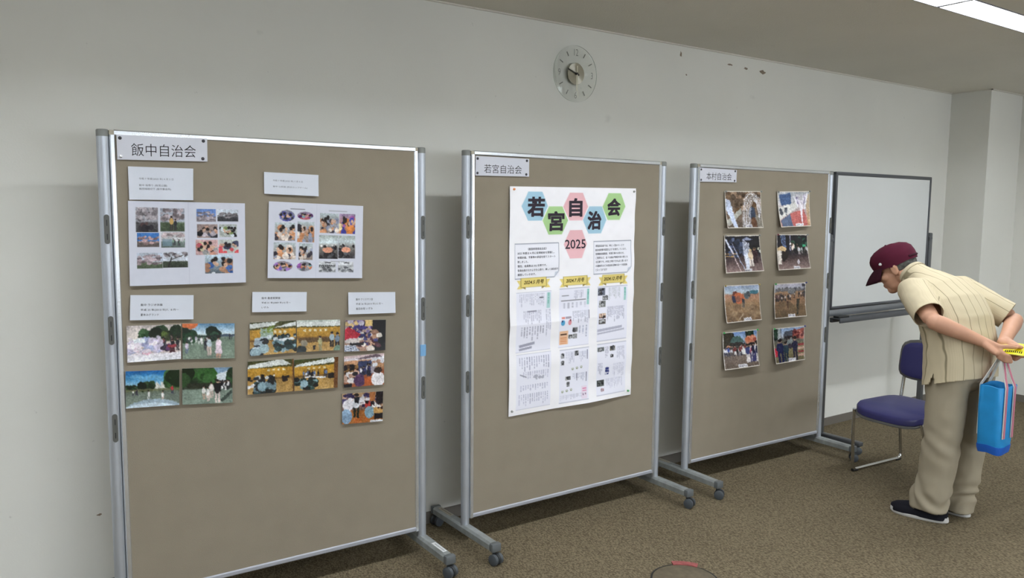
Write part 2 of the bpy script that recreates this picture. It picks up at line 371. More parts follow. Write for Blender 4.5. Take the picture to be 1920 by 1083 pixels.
# ------------------------------------------------------------------ printing: a small painter for flat prints
def noise_img(h, w, cell, rng):
    gh, gw = max(2, int(h/cell)+2), max(2, int(w/cell)+2)
    g = rng.random((gh, gw)); ys = np.linspace(0, gh-1.001, h); xs = np.linspace(0, gw-1.001, w)
    y0 = ys.astype(int); x0 = xs.astype(int); fy = (ys-y0)[:, None]; fx = (xs-x0)[None]
    return (g[y0][:, x0]*(1-fy)*(1-fx)+g[y0+1][:, x0]*fy*(1-fx)+g[y0][:, x0+1]*(1-fy)*fx+g[y0+1][:, x0+1]*fy*fx)-.5
class Cv:
    def __init__(s, w, h, bg, ss=2, seed=1):
        s.w, s.h, s.ss = w, h, ss; s.W, s.H = w*ss, h*ss; s.a = np.zeros((s.H, s.W, 3)); s.a[:] = bg
        s.X, s.Y = np.meshgrid((np.arange(s.W)+.5)/s.W, (np.arange(s.H)+.5)/s.H); s.rng = np.random.default_rng(seed); s.box = (0, 0, 1, 1); s.clip = None
    def m(s, u, v): a, b, c, d = s.box; return a+u*(c-a), b+v*(d-b)
    def put(s, fn, u0, v0, u1, v1, col, al=1):
        (u0, v0), (u1, v1) = s.m(u0, v0), s.m(u1, v1)
        bu0, bv0, bu1, bv1 = s.box; u0 = max(u0, bu0); v0 = max(v0, bv0); u1 = min(u1, bu1); v1 = min(v1, bv1)
        i0, i1, j0, j1 = int(u0*s.W), int(math.ceil(u1*s.W)), int(v0*s.H), int(math.ceil(v1*s.H))
        i0 = max(i0, 0); j0 = max(j0, 0)
        if i1 <= i0 or j1 <= j0: return
        X = s.X[j0:j1, i0:i1]; Y = s.Y[j0:j1, i0:i1]; a, b, c, d = s.box
        U = (X-a)/(c-a); V = (Y-b)/(d-b); k = fn(U, V) & (X >= bu0) & (X <= bu1) & (Y >= bv0) & (Y <= bv1)
        if s.clip is not None: k &= s.clip(U, V)
        t = s.a[j0:j1, i0:i1]; t[k] = t[k]*(1-al)+np.array(col, float)*al
    def rect(s, u0, v0, u1, v1, col, al=1): s.put(lambda U, V: (U >= u0) & (U <= u1) & (V >= v0) & (V <= v1), u0, v0, u1, v1, col, al)
    def ell(s, u, v, ru, rv, col, al=1): s.put(lambda U, V: ((U-u)/ru)**2+((V-v)/rv)**2 <= 1, u-ru, v-rv, u+ru, v+rv, col, al)
    def poly(s, pts, col, al=1):
        us = [p[0] for p in pts]; vs = [p[1] for p in pts]
        def fn(U, V):
            k = np.zeros(U.shape, bool); n = len(pts)
            for i in range(n):
                x0, y0 = pts[i]; x1, y1 = pts[(i+1) % n]
                if y0 == y1: continue
                c = ((y0 > V) != (y1 > V)) & (U < (x1-x0)*(V-y0)/(y1-y0)+x0); k ^= c
            return k
        s.put(fn, min(us), min(vs), max(us), max(vs), col, al)
    def line(s, u0, v0, u1, v1, wd, col, al=1):
        d = math.hypot(u1-u0, v1-v0) or 1e-6; nx, ny = -(v1-v0)/d*wd/2, (u1-u0)/d*wd/2
        s.poly([(u0+nx, v0+ny), (u1+nx, v1+ny), (u1-nx, v1-ny), (u0-nx, v0-ny)], col, al)
    def bands(s, bs, u0=0, u1=1):
        """bs = [(v, colour), ...] vertical gradient"""
        for (v0, c0), (v1, c1) in zip(bs[:-1], bs[1:]):
            n = 8 if c0 != c1 else 1
            for i in range(n):
                t = (i+.5)/n; s.rect(u0, v0+(v1-v0)*i/n, u1, v0+(v1-v0)*(i+1)/n+.002, [a*(1-t)+b*t for a, b in zip(c0, c1)])
    def blobs(s, u0, v0, u1, v1, n, r, cols, al=1, asp=1):
        for _ in range(n):
            u = s.rng.uniform(u0, u1); v = s.rng.uniform(v0, v1); q = r*s.rng.uniform(.5, 1.3); c = cols[s.rng.integers(len(cols))]
            c = np.clip(np.array(c)+s.rng.uniform(-14, 14), 0, 255); s.ell(u, v, q, q*asp, c, al)
    def man(s, u, v, h, top, bot, wd=.28, hair=(40, 32, 30), skin_=(190, 150, 125)):
        """u centre, v of the feet, h height"""
        asp = (s.box[3]-s.box[1])*s.H/((s.box[2]-s.box[0])*s.W)*1.0; ww = h*wd*asp
        s.rect(u-ww*.38, v-h*.48, u-ww*.06, v, bot); s.rect(u+ww*.06, v-h*.48, u+ww*.38, v, bot)
        s.ell(u, v-h*.62, ww*.5, h*.22, top); s.ell(u, v-h*.91, ww*.28, h*.09, skin_); s.ell(u, v-h*.94, ww*.3, h*.07, hair)
    def crowd(s, u0, u1, v, h, n, tops, bots, hair=(40, 32, 30)):
        for i in range(n):
            s.man(s.rng.uniform(u0, u1), v+s.rng.uniform(-.03, .03), h*s.rng.uniform(.85, 1.15), tops[s.rng.integers(len(tops))], bots[s.rng.integers(len(bots))], hair=hair)
    def grain(s, amp=18, cell=3):
        a, b, c, d = s.box; i0, i1, j0, j1 = int(a*s.W), int(c*s.W), int(b*s.H), int(d*s.H)
        if i1-i0 < 3 or j1-j0 < 3: return
        n = noise_img(j1-j0, i1-i0, cell*s.ss*.45, s.rng)+.3*noise_img(j1-j0, i1-i0, cell*2.2*s.ss, s.rng)
        add = n[..., None]*amp*1.7
        if s.clip is not None:
            X = s.X[j0:j1, i0:i1]; Y = s.Y[j0:j1, i0:i1]; add = add*s.clip((X-a)/(c-a), (Y-b)/(d-b))[..., None]
        s.a[j0:j1, i0:i1] += add
    def warp(s, k=1.0):
        a, b, c_, d = s.box; i0, i1, j0, j1 = int(round(a*s.W)), int(round(c_*s.W)), int(round(b*s.H)), int(round(d*s.H))
        W, H = i1-i0, j1-j0; rng = s.rng; c = 2.6*s.ss
        if W < 6 or H < 6: return
        N = lambda q: noise_img(H, W, q, rng)
        k = k*.42; dx = (N(c*1.2)*5+N(c*.5)*4)*s.ss*k; dy = (N(c*1.2)*5+N(c*.5)*4)*s.ss*k
        src = s.a[j0:j1, i0:i1].copy(); yy, xx = np.mgrid[0:H, 0:W]; t = src[np.clip(yy+dy, 0, H-1).astype(int), np.clip(xx+dx, 0, W-1).astype(int)]
        for _ in range(2 if k > .3 else 1):      # soften like an enlarged snapshot
            p_ = np.pad(t, ((1, 1), (1, 1), (0, 0)), 'edge'); t = (p_[:-2, 1:-1]+p_[2:, 1:-1]+p_[1:-1, :-2]+p_[1:-1, 2:]+2*t)/6
        g = t.mean(-1, keepdims=True); t = g+(t-g)*.84; t = (t-110)*1.06+106; t = t*(1+.17*N(c*.34)+.24*N(c*.9)+.22*N(c*6))[..., None]
        if s.clip is not None:
            U, V = np.meshgrid((np.arange(W)+.5)/W, (np.arange(H)+.5)/H); t = np.where(s.clip(U, V)[..., None], t, src)
        s.a[j0:j1, i0:i1] = t
    def out(s):
        t = np.clip(s.a, 0, 255).reshape(s.h, s.ss, s.w, s.ss, 3).mean((1, 3)); return t

# item corners in the board's own frame (metres along the board, metres above the floor): TL, TR, BR, BL
IT = {
'T1':(0,0.041,1.783,0.338,1.786,0.337,1.704,0.041,1.699), 'CA':(0,0.073,1.677,0.287,1.677,0.283,1.564,0.073,1.563),
'SA':(0,0.069,1.559,0.467,1.555,0.462,1.259,0.064,1.263), 'CB':(0,0.541,1.674,0.754,1.669,0.752,1.586,0.539,1.592),
'SB':(0,0.557,1.564,0.941,1.550,0.931,1.256,0.544,1.272), 'CC':(0,0.065,1.231,0.275,1.220,0.271,1.132,0.060,1.143),
'CD':(0,0.487,1.221,0.699,1.210,0.695,1.134,0.483,1.144), 'CE':(0,0.872,1.200,1.082,1.191,1.081,1.103,0.871,1.110),
'P1':(0,0.049,1.123,0.228,1.116,0.224,0.990,0.047,0.994), 'P2':(0,0.233,1.118,0.418,1.106,0.414,0.974,0.230,0.988),
'P3':(0,0.040,0.963,0.218,0.950,0.213,0.821,0.036,0.831), 'P4':(0,0.227,0.953,0.406,0.940,0.402,0.805,0.224,0.820),
'P5':(0,0.474,1.104,0.653,1.100,0.651,0.974,0.471,0.976), 'P6':(0,0.656,1.100,0.836,1.091,0.832,0.967,0.654,0.974),
'P7':(0,0.463,0.955,0.641,0.949,0.639,0.820,0.459,0.828), 'P8':(0,0.644,0.944,0.826,0.939,0.820,0.813,0.641,0.820),
'P9':(0,0.859,1.086,1.038,1.076,1.033,0.948,0.851,0.958), 'P10':(0,0.851,0.937,1.029,0.935,1.026,0.802,0.847,0.809),
'P11':(0,0.841,0.783,1.023,0.773,1.018,0.645,0.838,0.657), 'T2':(1,0.038,1.776,0.330,1.775,0.330,1.694,0.037,1.690),
'PO':(1,0.221,1.647,1.003,1.655,1.003,0.581,0.226,0.572), 'T3':(2,0.028,1.779,0.325,1.776,0.325,1.707,0.030,1.703),
'Q1':(2,0.229,1.656,0.536,1.662,0.544,1.450,0.244,1.448), 'Q2':(2,0.682,1.663,0.985,1.672,0.995,1.458,0.702,1.452),
'Q3':(2,0.240,1.407,0.537,1.408,0.567,1.197,0.248,1.194), 'Q4':(2,0.694,1.410,0.983,1.407,1.002,1.199,0.701,1.196),
'Q5':(2,0.252,1.123,0.552,1.119,0.571,0.907,0.259,0.909), 'Q6':(2,0.692,1.114,0.991,1.111,0.985,0.902,0.691,0.904),
'Q7':(2,0.254,0.852,0.552,0.850,0.559,0.635,0.262,0.637), 'Q8':(2,0.697,0.843,0.997,0.839,0.997,0.627,0.709,0.628)}
class Sheet:
    """a thin sheet pinned on a board; bow(u, v) is how far it stands off the felt"""
    def __init__(s, key, bow=None, base=.0185):
        q = IT[key]; s.b = BOARDS[q[0]]; s.q = np.array(q[1:], float).reshape(4, 2); s.bow = bow or (lambda u, v: 0*u); s.base = base
        s.th = s.b[2]; c = s.q.mean(0); s.c = c
        s.org = Vector((s.b[0]+math.cos(s.th)*c[0]+math.sin(s.th)*base, s.b[1]+math.sin(s.th)*c[0]-math.cos(s.th)*base, c[1]))
        s.w = abs(s.q[1, 0]-s.q[0, 0]); s.h = abs(s.q[0, 1]-s.q[3, 1])
    def pts(s, u, v, off=0):
        u = np.asarray(u, float); v = np.asarray(v, float); q = s.q
        P = ((1-v)*(1-u))[..., None]*q[0]+((1-v)*u)[..., None]*q[1]+(v*u)[..., None]*q[2]+(v*(1-u))[..., None]*q[3]-s.c
        return np.stack([P[..., 0], -(s.bow(u, v)+off), P[..., 1]], -1)
    def place(s, o): o.location = s.org; o.rotation_euler = (0, 0, s.th)
    def grid(s, img, name, m, label, cat, group=None):
        h, w_ = img.shape[:2]; U, V = np.meshgrid(np.linspace(0, 1, w_), np.linspace(0, 1, h)); P = s.pts(U, V).reshape(-1, 3)
        me = bpy.data.meshes.new(name); i = np.arange(h*w_).reshape(h, w_)
        F = np.stack([i[:-1, :-1], i[1:, :-1], i[1:, 1:], i[:-1, 1:]], -1).reshape(-1, 4); n = len(F)
        # back face: a coarse quad strip closing the sheet
        B = s.pts(*np.meshgrid(np.linspace(0, 1, 24), np.linspace(0, 1, 40)), off=-.0009).reshape(-1, 3); j = np.arange(960).reshape(40, 24)+len(P)
        G = np.stack([j[:-1, :-1], j[:-1, 1:], j[1:, 1:], j[1:, :-1]], -1).reshape(-1, 4)
        V3 = np.vstack([P, B]); A = np.vstack([F, G])
        me.vertices.add(len(V3)); me.vertices.foreach_set('co', V3.ravel()); me.loops.add(len(A)*4); me.loops.foreach_set('vertex_index', A.ravel().astype(np.int32))
        me.polygons.add(len(A)); me.polygons.foreach_set('loop_start', np.arange(len(A), dtype=np.int32)*4); me.update()
        col = np.ones((len(V3), 4)); col[:len(P), :3] = s2l(img.reshape(-1, 3)); col[len(P):, :3] = s2l((225, 225, 228))
        ca = me.color_attributes.new('print', 'FLOAT_COLOR', 'POINT'); ca.data.foreach_set('color', col.ravel().astype(np.float32))
        me.polygons.foreach_set('use_smooth', [True]*len(A)); me.materials.append(m); me.validate()
        o = link(name, me); s.place(o); return tag(o, label, cat, group)
TXT = {}
def text_mesh(body, bold=0, shear=0, mincho=False):
    key = (body, bold, shear)
    if key not in TXT:
        c = bpy.data.curves.new('t', 'FONT'); c.body = body; c.offset = bold; c.shear = shear; c.resolution_u = 2
        o = bpy.data.objects.new('t', c); C.objects.link(o)
        me = bpy.data.meshes.new_from_object(o.evaluated_get(bpy.context.evaluated_depsgraph_get()))
        v = np.array([x.co[:2] for x in me.vertices]); f = [tuple(p.vertices) for p in me.polygons]
        bpy.data.objects.remove(o); bpy.data.curves.remove(c); bpy.data.meshes.remove(me); TXT[key] = (v, f)
    return TXT[key]
def lettering(sh, items, m, parent, name='lettering', off=.0004):
    """items: (text, u0, v0, u1, v1, bold, shear): text is fitted into the box on the sheet"""
    mb = MB()
    for it in items:
        t, u0, v0, u1, v1 = it[:5]; v, f = text_mesh(t, *(it[5:7] if len(it) > 5 else ()))
        lo = v.min(0); hi = v.max(0); 
        u = u0+(v[:, 0]-lo[0])/(hi[0]-lo[0])*(u1-u0); w_ = v1-(v[:, 1]-lo[1])/(hi[1]-lo[1])*(v1-v0)
        if len(it) > 7: w_ = w_+it[7]*(u-u0)
        mb.add(sh.pts(u, w_, off+(.0008 if parent.name.startswith('poster') else 0)).tolist(), f)
    me = bpy.data.meshes.new(name); me.from_pydata(mb.v, [], mb.f); me.materials.append(m); o = link(name, me, parent); return o
def pin(sh, u, v, m, where, color, on_off=0.0):
    p = sh.pts(np.array(u), np.array(v)); R = Matrix.Rotation(sh.th, 4, 'Z')
    P = sh.org+R @ Vector(p); a = R @ Vector((0, -1, 0))
    mb = MB(); mb.lathe([(.001, -.010), (.001, .0), (.0052, .0005), (.0056, .002), (.0036, .0035), (.0030, .0050), (.0045, .0065), (.0044, .0078), (.002, .0086)] if m is not pin_b else [(.001, -.009), (.001, 0), (.0060, .0003), (.0058, .0015), (.0035, .0026), (.0008, .003)], (0, 0, 0), a, 14)
    o = mb.build('pushpin', m, None, True); o.location = P
    return tag(o, '%s pushpin at the %s' % (color, where), 'pushpin', 'pushpins on the notice boards')
def card_img(w_, h, col=(214, 216, 224)):
    cv = Cv(w_, h, col, 1, w_); cv.grain(2, 14); return cv.out()

# ---- title cards, one per board, each held by four pins
for key, txt, box, lab in (('T1', '飯中自治会', (.15, .32, .865, .84), 'large white title card at the top left of the nearest board'),
                      ('T2', '若宮自治会', (.155, .40, .855, .86), 'white title card at the top left of the middle board'),
                      ('T3', '本村自治会', (.175, .30, .86, .86), 'white title card at the top left of the farthest board')):
    sh = Sheet(key, base=.019); o = sh.grid(card_img(60, 22, (212, 213, 222)), 'title_card', pm, lab, 'sign', 'title cards')
    lettering(sh, [(txt,)+box+(-.004,)], black_m, o)
    for u, v, wn in ((.035, .13, 'top left'), (.955, .11, 'top right'), (.035, .87, 'bottom left'), (.945, .88, 'bottom right')):
        metal = key == 'T1' and wn == 'bottom left'
        pin(sh, u, v, alum if metal else pin_b, '%s corner of the %s' % (wn, {'T1': 'nearest board\'s title card', 'T2': 'middle board\'s title card', 'T3': 'farthest board\'s title card'}[key]), 'silver' if metal else 'black')
# ---- caption cards of the first board
CARDS = {
 'CA': ('white caption card above the cherry blossom collage, faint three-line print', [('令和 7 年度(2025 年) 4 月 5 日', .155, .325, .685, .40), ('飯中 桜祭り (桜見公園)', .155, .525, .585, .60), ('飯田線踏切下 (飯中集会所)', .155, .635, .645, .71)], grey_ink),
 'CB': ('white caption card above the craft table collage, faint two-line print', [('令和 7 年度(2025 年) 7 月 5 日', .155, .32, .70, .42), ('飯中 公民館 (防災カップゲーム)', .155, .60, .785, .69)], grey_ink),
 'CC': ('white caption card with three text lines above the sports ground photos', [('飯中 ラジオ体操', .16, .34, .50, .44), ('平成 25 年(2013 年)7、8 月～', .16, .55, .76, .65), ('夏休みグランド', .16, .74, .445, .84)], black_m),
 'CD': ('white caption card with three text lines above the yellow hall photos', [('飯中 敬老祝賀会', .165, .25, .505, .36), ('平成 21 年(2009 年)10 月～', .165, .49, .70, .60), ('いずみ', .165, .72, .295, .82)], black_m),
 'CE': ('white caption card above the column of three party photos at right', [('飯中 クリスマス会', .155, .27, .515, .38), ('平成 26 年(2014 年)12 月～', .155, .49, .73, .60), ('飯田会館 いずみ', .155, .70, .505, .81)], black_m)}
for k, (lab, its, m_) in CARDS.items():
    sh = Sheet(k, bow=lambda u, v: .004*v*v); o = sh.grid(card_img(44, 20, (212, 216, 226)), 'caption_card', pm, lab, 'caption card', 'caption cards'); lettering(sh, its, m_, o)

# ---- colour photos of the first board
WHT = (226, 224, 224); SK = (200, 160, 135)
def ph(key, w_, h, fn, lab, seed, bow=None, m_=pg):
    cv = Cv(w_, h, (120, 120, 120), 2, seed); fn(cv); cv.warp()
    if key[0] == 'Q': edge(cv)
    sh = Sheet(key, bow=bow); return sh, sh.grid(cv.out(), 'photo_print', m_, lab, 'photo', 'colour photos on the nearest board' if key[0] == 'P' else 'white-edged photos on the farthest board')
def trees(c, u0, u1, v, r, col=(38, 62, 36), n=26):
    c.blobs(u0, v-r, u1, v+r*.5, n, r*.8, [col, tuple(x*.7 for x in col), tuple(min(255, x*1.35) for x in col)], 1, 1.3)
def P1(c):
    c.bands([(0, (196, 184, 182)), (.38, (224, 214, 206)), (.42, (205, 190, 180)), (.75, (190, 170, 165)), (.8, (225, 220, 228)), (1, (232, 232, 240))])
    trees(c, .27, .42, .30, .10, n=20); trees(c, .52, .64, .25, .12, n=20); trees(c, .68, .78, .32, .09, (70, 85, 40), 14); trees(c, .88, .99, .26, .12, n=18); c.rect(.55, .36, 1, .46, (60, 70, 40), .8)
    c.crowd(.35, .95, .60, .26, 16, [(60, 50, 60), (120, 60, 70), (200, 190, 190), (150, 90, 60)], [(50, 50, 60)])
    c.blobs(.02, .34, .62, .78, 60, .07, [(225, 215, 225), (200, 190, 215), (235, 225, 235), (214, 160, 180), (150, 160, 200)], .85)
    c.rect(.12, .37, .33, .48, (232, 240, 248)); c.blobs(.62, .56, .8, .70, 12, .05, [(110, 60, 110), (90, 80, 150), (60, 50, 70)])
    c.man(.84, .76, .36, (34, 28, 36), (30, 26, 34)); c.man(.93, .74, .38, (30, 28, 36), (30, 26, 34)); c.rect(.74, .56, .90, .64, (150, 50, 60)); c.rect(.78, .64, .88, .78, (80, 40, 50)); c.grain(24)
def P2(c):
    c.bands([(0, (92, 140, 180)), (.28, (196, 216, 226)), (.33, (150, 160, 160)), (.42, (110, 130, 112)), (1, (124, 142, 124))])
    c.ell(.08, 0, .22, .16, (214, 110, 60)); trees(c, .02, .2, .38, .12, (24, 62, 34)); trees(c, .53, .66, .34, .12, (24, 50, 34), 16); c.rect(.2, .33, .7, .40, (40, 62, 50)); c.rect(.7, .31, 1, .37, (70, 90, 110))
    c.crowd(.06, .48, .55, .17, 14, [WHT, (180, 170, 190), (60, 60, 70)], [(70, 70, 80), WHT]); c.man(.08, .84, .34, (200, 190, 210), (90, 100, 130)); c.man(.43, .76, .34, (40, 40, 50), (60, 60, 70)); c.man(.50, .88, .52, (200, 216, 226), (214, 190, 180)); c.crowd(.88, .94, .47, .16, 2, [(60, 70, 90)], [(50, 50, 60)])
    c.man(.68, .97, .64, (232, 216, 224), (200, 150, 130), .26); c.poly([(.63, .52), (.73, .52), (.745, .84), (.615, .84)], (224, 204, 216)); c.line(0, .97, 1, .92, .02, (90, 100, 90), .7); c.grain(14)
def P3(c):
    c.bands([(0, (24, 96, 170)), (.18, (54, 140, 200)), (.42, (150, 196, 220)), (.5, (190, 210, 214)), (.52, (96, 110, 84)), (.64, (112, 124, 112)), (1, (120, 134, 122))])
    for i in range(5): c.ell(.2+.15*i, .16+.05*(i % 2), .12, .05, (120, 180, 216), .5)
    c.poly([(.5, .5), (.56, .3), (.62, .4), (.66, .5)], (206, 206, 196)); c.rect(.64, .32, .86, .5, (222, 222, 214)); trees(c, 0, .2, .48, .05, (34, 52, 30)); trees(c, .28, .48, .44, .09, (30, 50, 26)); trees(c, .84, 1, .3, .17, (42, 76, 36), 40)
    c.rect(0, .5, 1, .56, (120, 120, 84), .7); c.crowd(.12, .26, .66, .17, 4, [WHT, (60, 60, 70)], [(70, 70, 80)]); c.man(.42, .80, .27, (228, 228, 224), (214, 214, 210)); c.man(.68, .86, .30, (232, 228, 226), (200, 170, 160)); c.man(.86, .66, .25, (190, 50, 60), (60, 60, 90)); c.ell(.5, 1.22, .62, .44, (150, 170, 184)); c.ell(.45, 1.12, .55, .24, (196, 214, 226)); c.grain(12)
def P4(c):
    c.bands([(0, (50, 74, 46)), (.45, (34, 54, 34)), (.56, (60, 70, 56)), (.6, (128, 146, 132)), (1, (132, 150, 136))])
    trees(c, 0, .7, .28, .16, (40, 74, 34), 90); c.poly([(.62, 0), (1, 0), (1, .2), (.7, .16)], (120, 150, 180)); c.poly([(.66, .2), (.9, .08), (.93, .42), (.72, .46)], (196, 206, 214)); trees(c, .94, 1, .26, .12, (30, 60, 30), 12); c.rect(.1, .42, .66, .56, (44, 50, 34))
    c.crowd(.70, .95, .62, .26, 12, [(30, 28, 34), WHT, (50, 50, 60)], [(40, 40, 46), WHT]); c.poly([(.72, .92), (.98, .62), (1, .7), (.8, .96)], (70, 84, 76)); c.man(.42, .86, .38, (226, 224, 220), (190, 150, 130)); c.man(.50, .92, .40, (224, 222, 220), (214, 190, 180)); c.man(.57, .84, .46, (220, 210, 206), (190, 170, 160)); c.man(.69, .98, .66, (28, 26, 32), (224, 205, 200), .30); c.grain(14)
def hall(c, ceil, seed, standing=None, tables=True, frame=None):
    c.bands([(0, (70, 74, 40)), (.22, (84, 78, 34)), (.24, (196, 146, 44)), (.5, (184, 134, 40)), (.56, (120, 84, 34)), (.6, (176, 134, 66)), (1, (190, 150, 84))])
    c.poly(ceil, (214, 218, 214)); 
    for i in range(4): c.line(ceil[0][0], ceil[0][1]-.02*i, ceil[1][0], ceil[1][1]+.02*i, .008, (150, 160, 158), .6)
    c.rng = np.random.default_rng(seed)
def P5(c):
    hall(c, [(0, .18), (0, .04), (.62, 0), (.5, .14)], 5); c.poly([(.5, .20), (.95, .04), (1, .04), (1, .16)], (216, 220, 218)); c.rect(.22, .20, .5, .55, (150, 170, 150)); c.blobs(.3, .15, .52, .3, 10, .03, [(120, 140, 60)])
    for i in range(3): c.rect(.52+.1*i, .28, .57+.1*i, .36, (226, 220, 190), .8)
    c.blobs(.0, .5, .3, .95, 16, .09, [(30, 34, 44), (170, 186, 196), (40, 50, 56)]); c.blobs(.4, .42, 1, .6, 30, .045, [(24, 36, 40), (200, 210, 214), (30, 50, 54), (60, 90, 96)]); c.poly([(.5, .56), (.92, .5), (.98, .56), (.62, .68)], (220, 226, 232)); c.blobs(.55, .62, 1, .92, 34, .07, [(22, 36, 34), (40, 66, 66), (120, 150, 160)])
    c.ell(.32, .62, .05, .06, (30, 26, 26)); c.ell(.3, .80, .11, .14, (150, 176, 184)); c.ell(.12, .90, .12, .12, (140, 166, 176)); c.grain(26)
def P6(c):
    hall(c, [(0, .20), (0, .02), (1, .0), (1, .2)], 6); c.rect(0, 0, 1, .05, (190, 200, 190)); 
    for i in range(5): c.rect(.15+.12*i, .29, .21+.12*i, .35, (230, 226, 196), .8)
    c.rect(.05, .56, .75, .70, (96, 70, 36)); c.man(.53, .98, .48, (176, 170, 120), (150, 146, 110)); c.rect(.36, .8, .42, .94, (26, 24, 24)); c.man(.80, .88, .50, (160, 180, 190), (24, 22, 26), .34); c.man(.93, .92, .50, (120, 140, 160), (30, 34, 50), .34); c.ell(.10, .92, .12, .12, (40, 50, 52)); c.ell(.17, .72, .08, .1, (140, 130, 110)); c.ell(.95, .98, .1, .16, (110, 140, 120)); c.grain(20)
def P7(c):
    hall(c, [(.0, .22), (.02, .12), (.72, -.02), (.95, .16)], 7); c.rect(.96, .0, 1, 1, (120, 80, 40)); c.rect(.27, .42, .36, .58, (30, 26, 24))
    for i in range(4): c.rect(.42+.11*i, .27, .47+.11*i, .33, (230, 226, 196), .8)
    c.rect(.72, .50, .9, .56, (40, 30, 26)); c.rect(.74, .52, .86, .66, (44, 30, 26)); c.man(.56, .60, .20, (214, 220, 220), (60, 60, 60)); c.poly([(0, .74), (.3, .62), (.36, .68), (0, .84)], (220, 222, 226)); c.blobs(.0, .5, .55, .7, 16, .05, [(30, 34, 40), (200, 204, 206)]); c.blobs(.16, .66, .55, .98, 34, .075, [(26, 40, 40), (110, 136, 146), (50, 76, 80), (30, 30, 30)]); c.ell(.30, .78, .09, .14, (130, 160, 172)); c.grain(24)
def P8(c):
    hall(c, [(0, .24), (.05, .16), (.88, .0), (.93, .16)], 8); c.rect(.90, .0, 1, 1, (112, 70, 34)); c.rect(0, 0, .2, .1, (70, 80, 40))
    for i in range(4): c.rect(.3+.12*i, .27, .35+.12*i, .33, (230, 226, 196), .8)
    c.crowd(.2, .75, .62, .24, 13, [(224, 226, 230), (30, 30, 40), (90, 110, 150)], [(60, 60, 70), WHT]); c.poly([(.24, .56), (.7, .60), (.72, .64), (.24, .60)], (226, 228, 232)); c.rect(.76, .50, .9, .68, (36, 28, 26)); c.blobs(.0, .62, .5, .95, 36, .07, [(24, 42, 38), (110, 146, 150), (50, 80, 76), (30, 30, 30)]); c.ell(.22, .78, .09, .12, (140, 170, 182)); c.grain(24)
def P9(c):
    c.bands([(0, (120, 90, 120)), (.3, (180, 150, 140)), (1, (170, 130, 110))]); c.blobs(0, 0, 1, .55, 70, .07, [(60, 40, 90), (200, 190, 210), (60, 50, 120), (214, 180, 120), (150, 130, 180), (30, 26, 40)])
    c.rect(.48, 0, .66, .2, (214, 180, 110)); c.rect(.66, 0, 1, 1, (24, 22, 28)); c.ell(.72, .5, .12, .2, (150, 110, 90)); c.blobs(.35, .45, .85, .85, 40, .06, [(196, 150, 120), (226, 216, 206), (90, 50, 60), (60, 60, 120)]); c.poly([(0, .3), (.08, .2), (.38, .45), (.25, .65), (0, .64)], (192, 36, 58)); c.ell(.18, .66, .18, .09, (196, 186, 184)); c.poly([(0, .78), (.26, .80), (.38, 1), (0, 1)], (222, 226, 236))
    for i in range(4): c.line(0, .82+.05*i, .36, .86+.05*i, .016, (40, 50, 90))
    c.rect(.12, .72, .46, .80, (30, 26, 36)); c.ell(.62, .92, .1, .1, (220, 206, 196)); c.grain(24)
def P10(c):
    c.bands([(0, (214, 180, 180)), (.14, (230, 226, 236)), (.17, (206, 150, 110)), (.4, (190, 140, 100)), (.6, (150, 80, 50)), (1, (170, 90, 50))]); c.poly([(.3, .1), (.8, .0), (.95, .1), (.4, .14)], (120, 100, 110))
    c.blobs(.0, .25, .4, .6, 26, .07, [(90, 60, 40), (150, 110, 60), (40, 32, 40)]); c.rect(.35, .2, .68, .62, (60, 70, 110)); c.crowd(.36, .66, .66, .34, 12, [(60, 60, 110), (220, 216, 224), (40, 40, 60)], [(40, 40, 60)]); c.rect(.66, .3, .78, .6, (150, 140, 150)); c.blobs(.7, .1, 1, .4, 12, .06, [(222, 222, 230), (190, 150, 130)]); c.blobs(.0, .55, .35, .85, 30, .07, [(30, 28, 34), (226, 220, 220), (190, 150, 130)]); c.ell(.38, .8, .14, .2, (84, 54, 92)); c.rect(.5, .72, .66, 1, (190, 90, 40)); c.ell(.84, .80, .17, .24, (232, 226, 230)); c.ell(.84, .52, .1, .1, (60, 44, 40)); c.rect(0, .88, .2, 1, (30, 26, 34)); c.grain(20)
def P11(c):
    c.bands([(0, (200, 160, 110)), (.3, (150, 120, 120)), (.55, (120, 90, 80)), (.6, (170, 100, 40)), (1, (180, 106, 44))]); c.blobs(0, .05, 1, .5, 60, .07, [(220, 216, 222), (60, 50, 90), (34, 30, 40), (190, 150, 120)]); c.rect(.82, 0, 1, .4, (40, 34, 40)); c.rect(.66, .0, .8, .3, (180, 110, 60))
    c.ell(.14, .40, .13, .2, (226, 222, 230)); c.ell(.1, .75, .14, .24, (130, 160, 190)); c.man(.34, .82, .80, (214, 216, 224), (40, 46, 34), .34); c.poly([(.28, .14), (.42, .14), (.4, .34), (.3, .34)], (30, 34, 44)); c.ell(.62, .40, .07, .12, (196, 60, 56)); c.ell(.66, .66, .12, .2, (130, 166, 184)); c.ell(.6, .32, .05, .05, (30, 26, 30)); c.rect(.76, .5, 1, .72, (196, 150, 84)); c.blobs(.74, .42, 1, .55, 14, .04, [(226, 222, 220), (60, 40, 40)]); c.rect(.78, .72, 1, .9, (30, 28, 34)); c.blobs(.3, .8, .6, 1, 10, .05, [(190, 100, 40)]); c.rect(.68, .92, 1, 1, (214, 216, 222)); c.grain(24)
slight = lambda u, v: .003*v*v
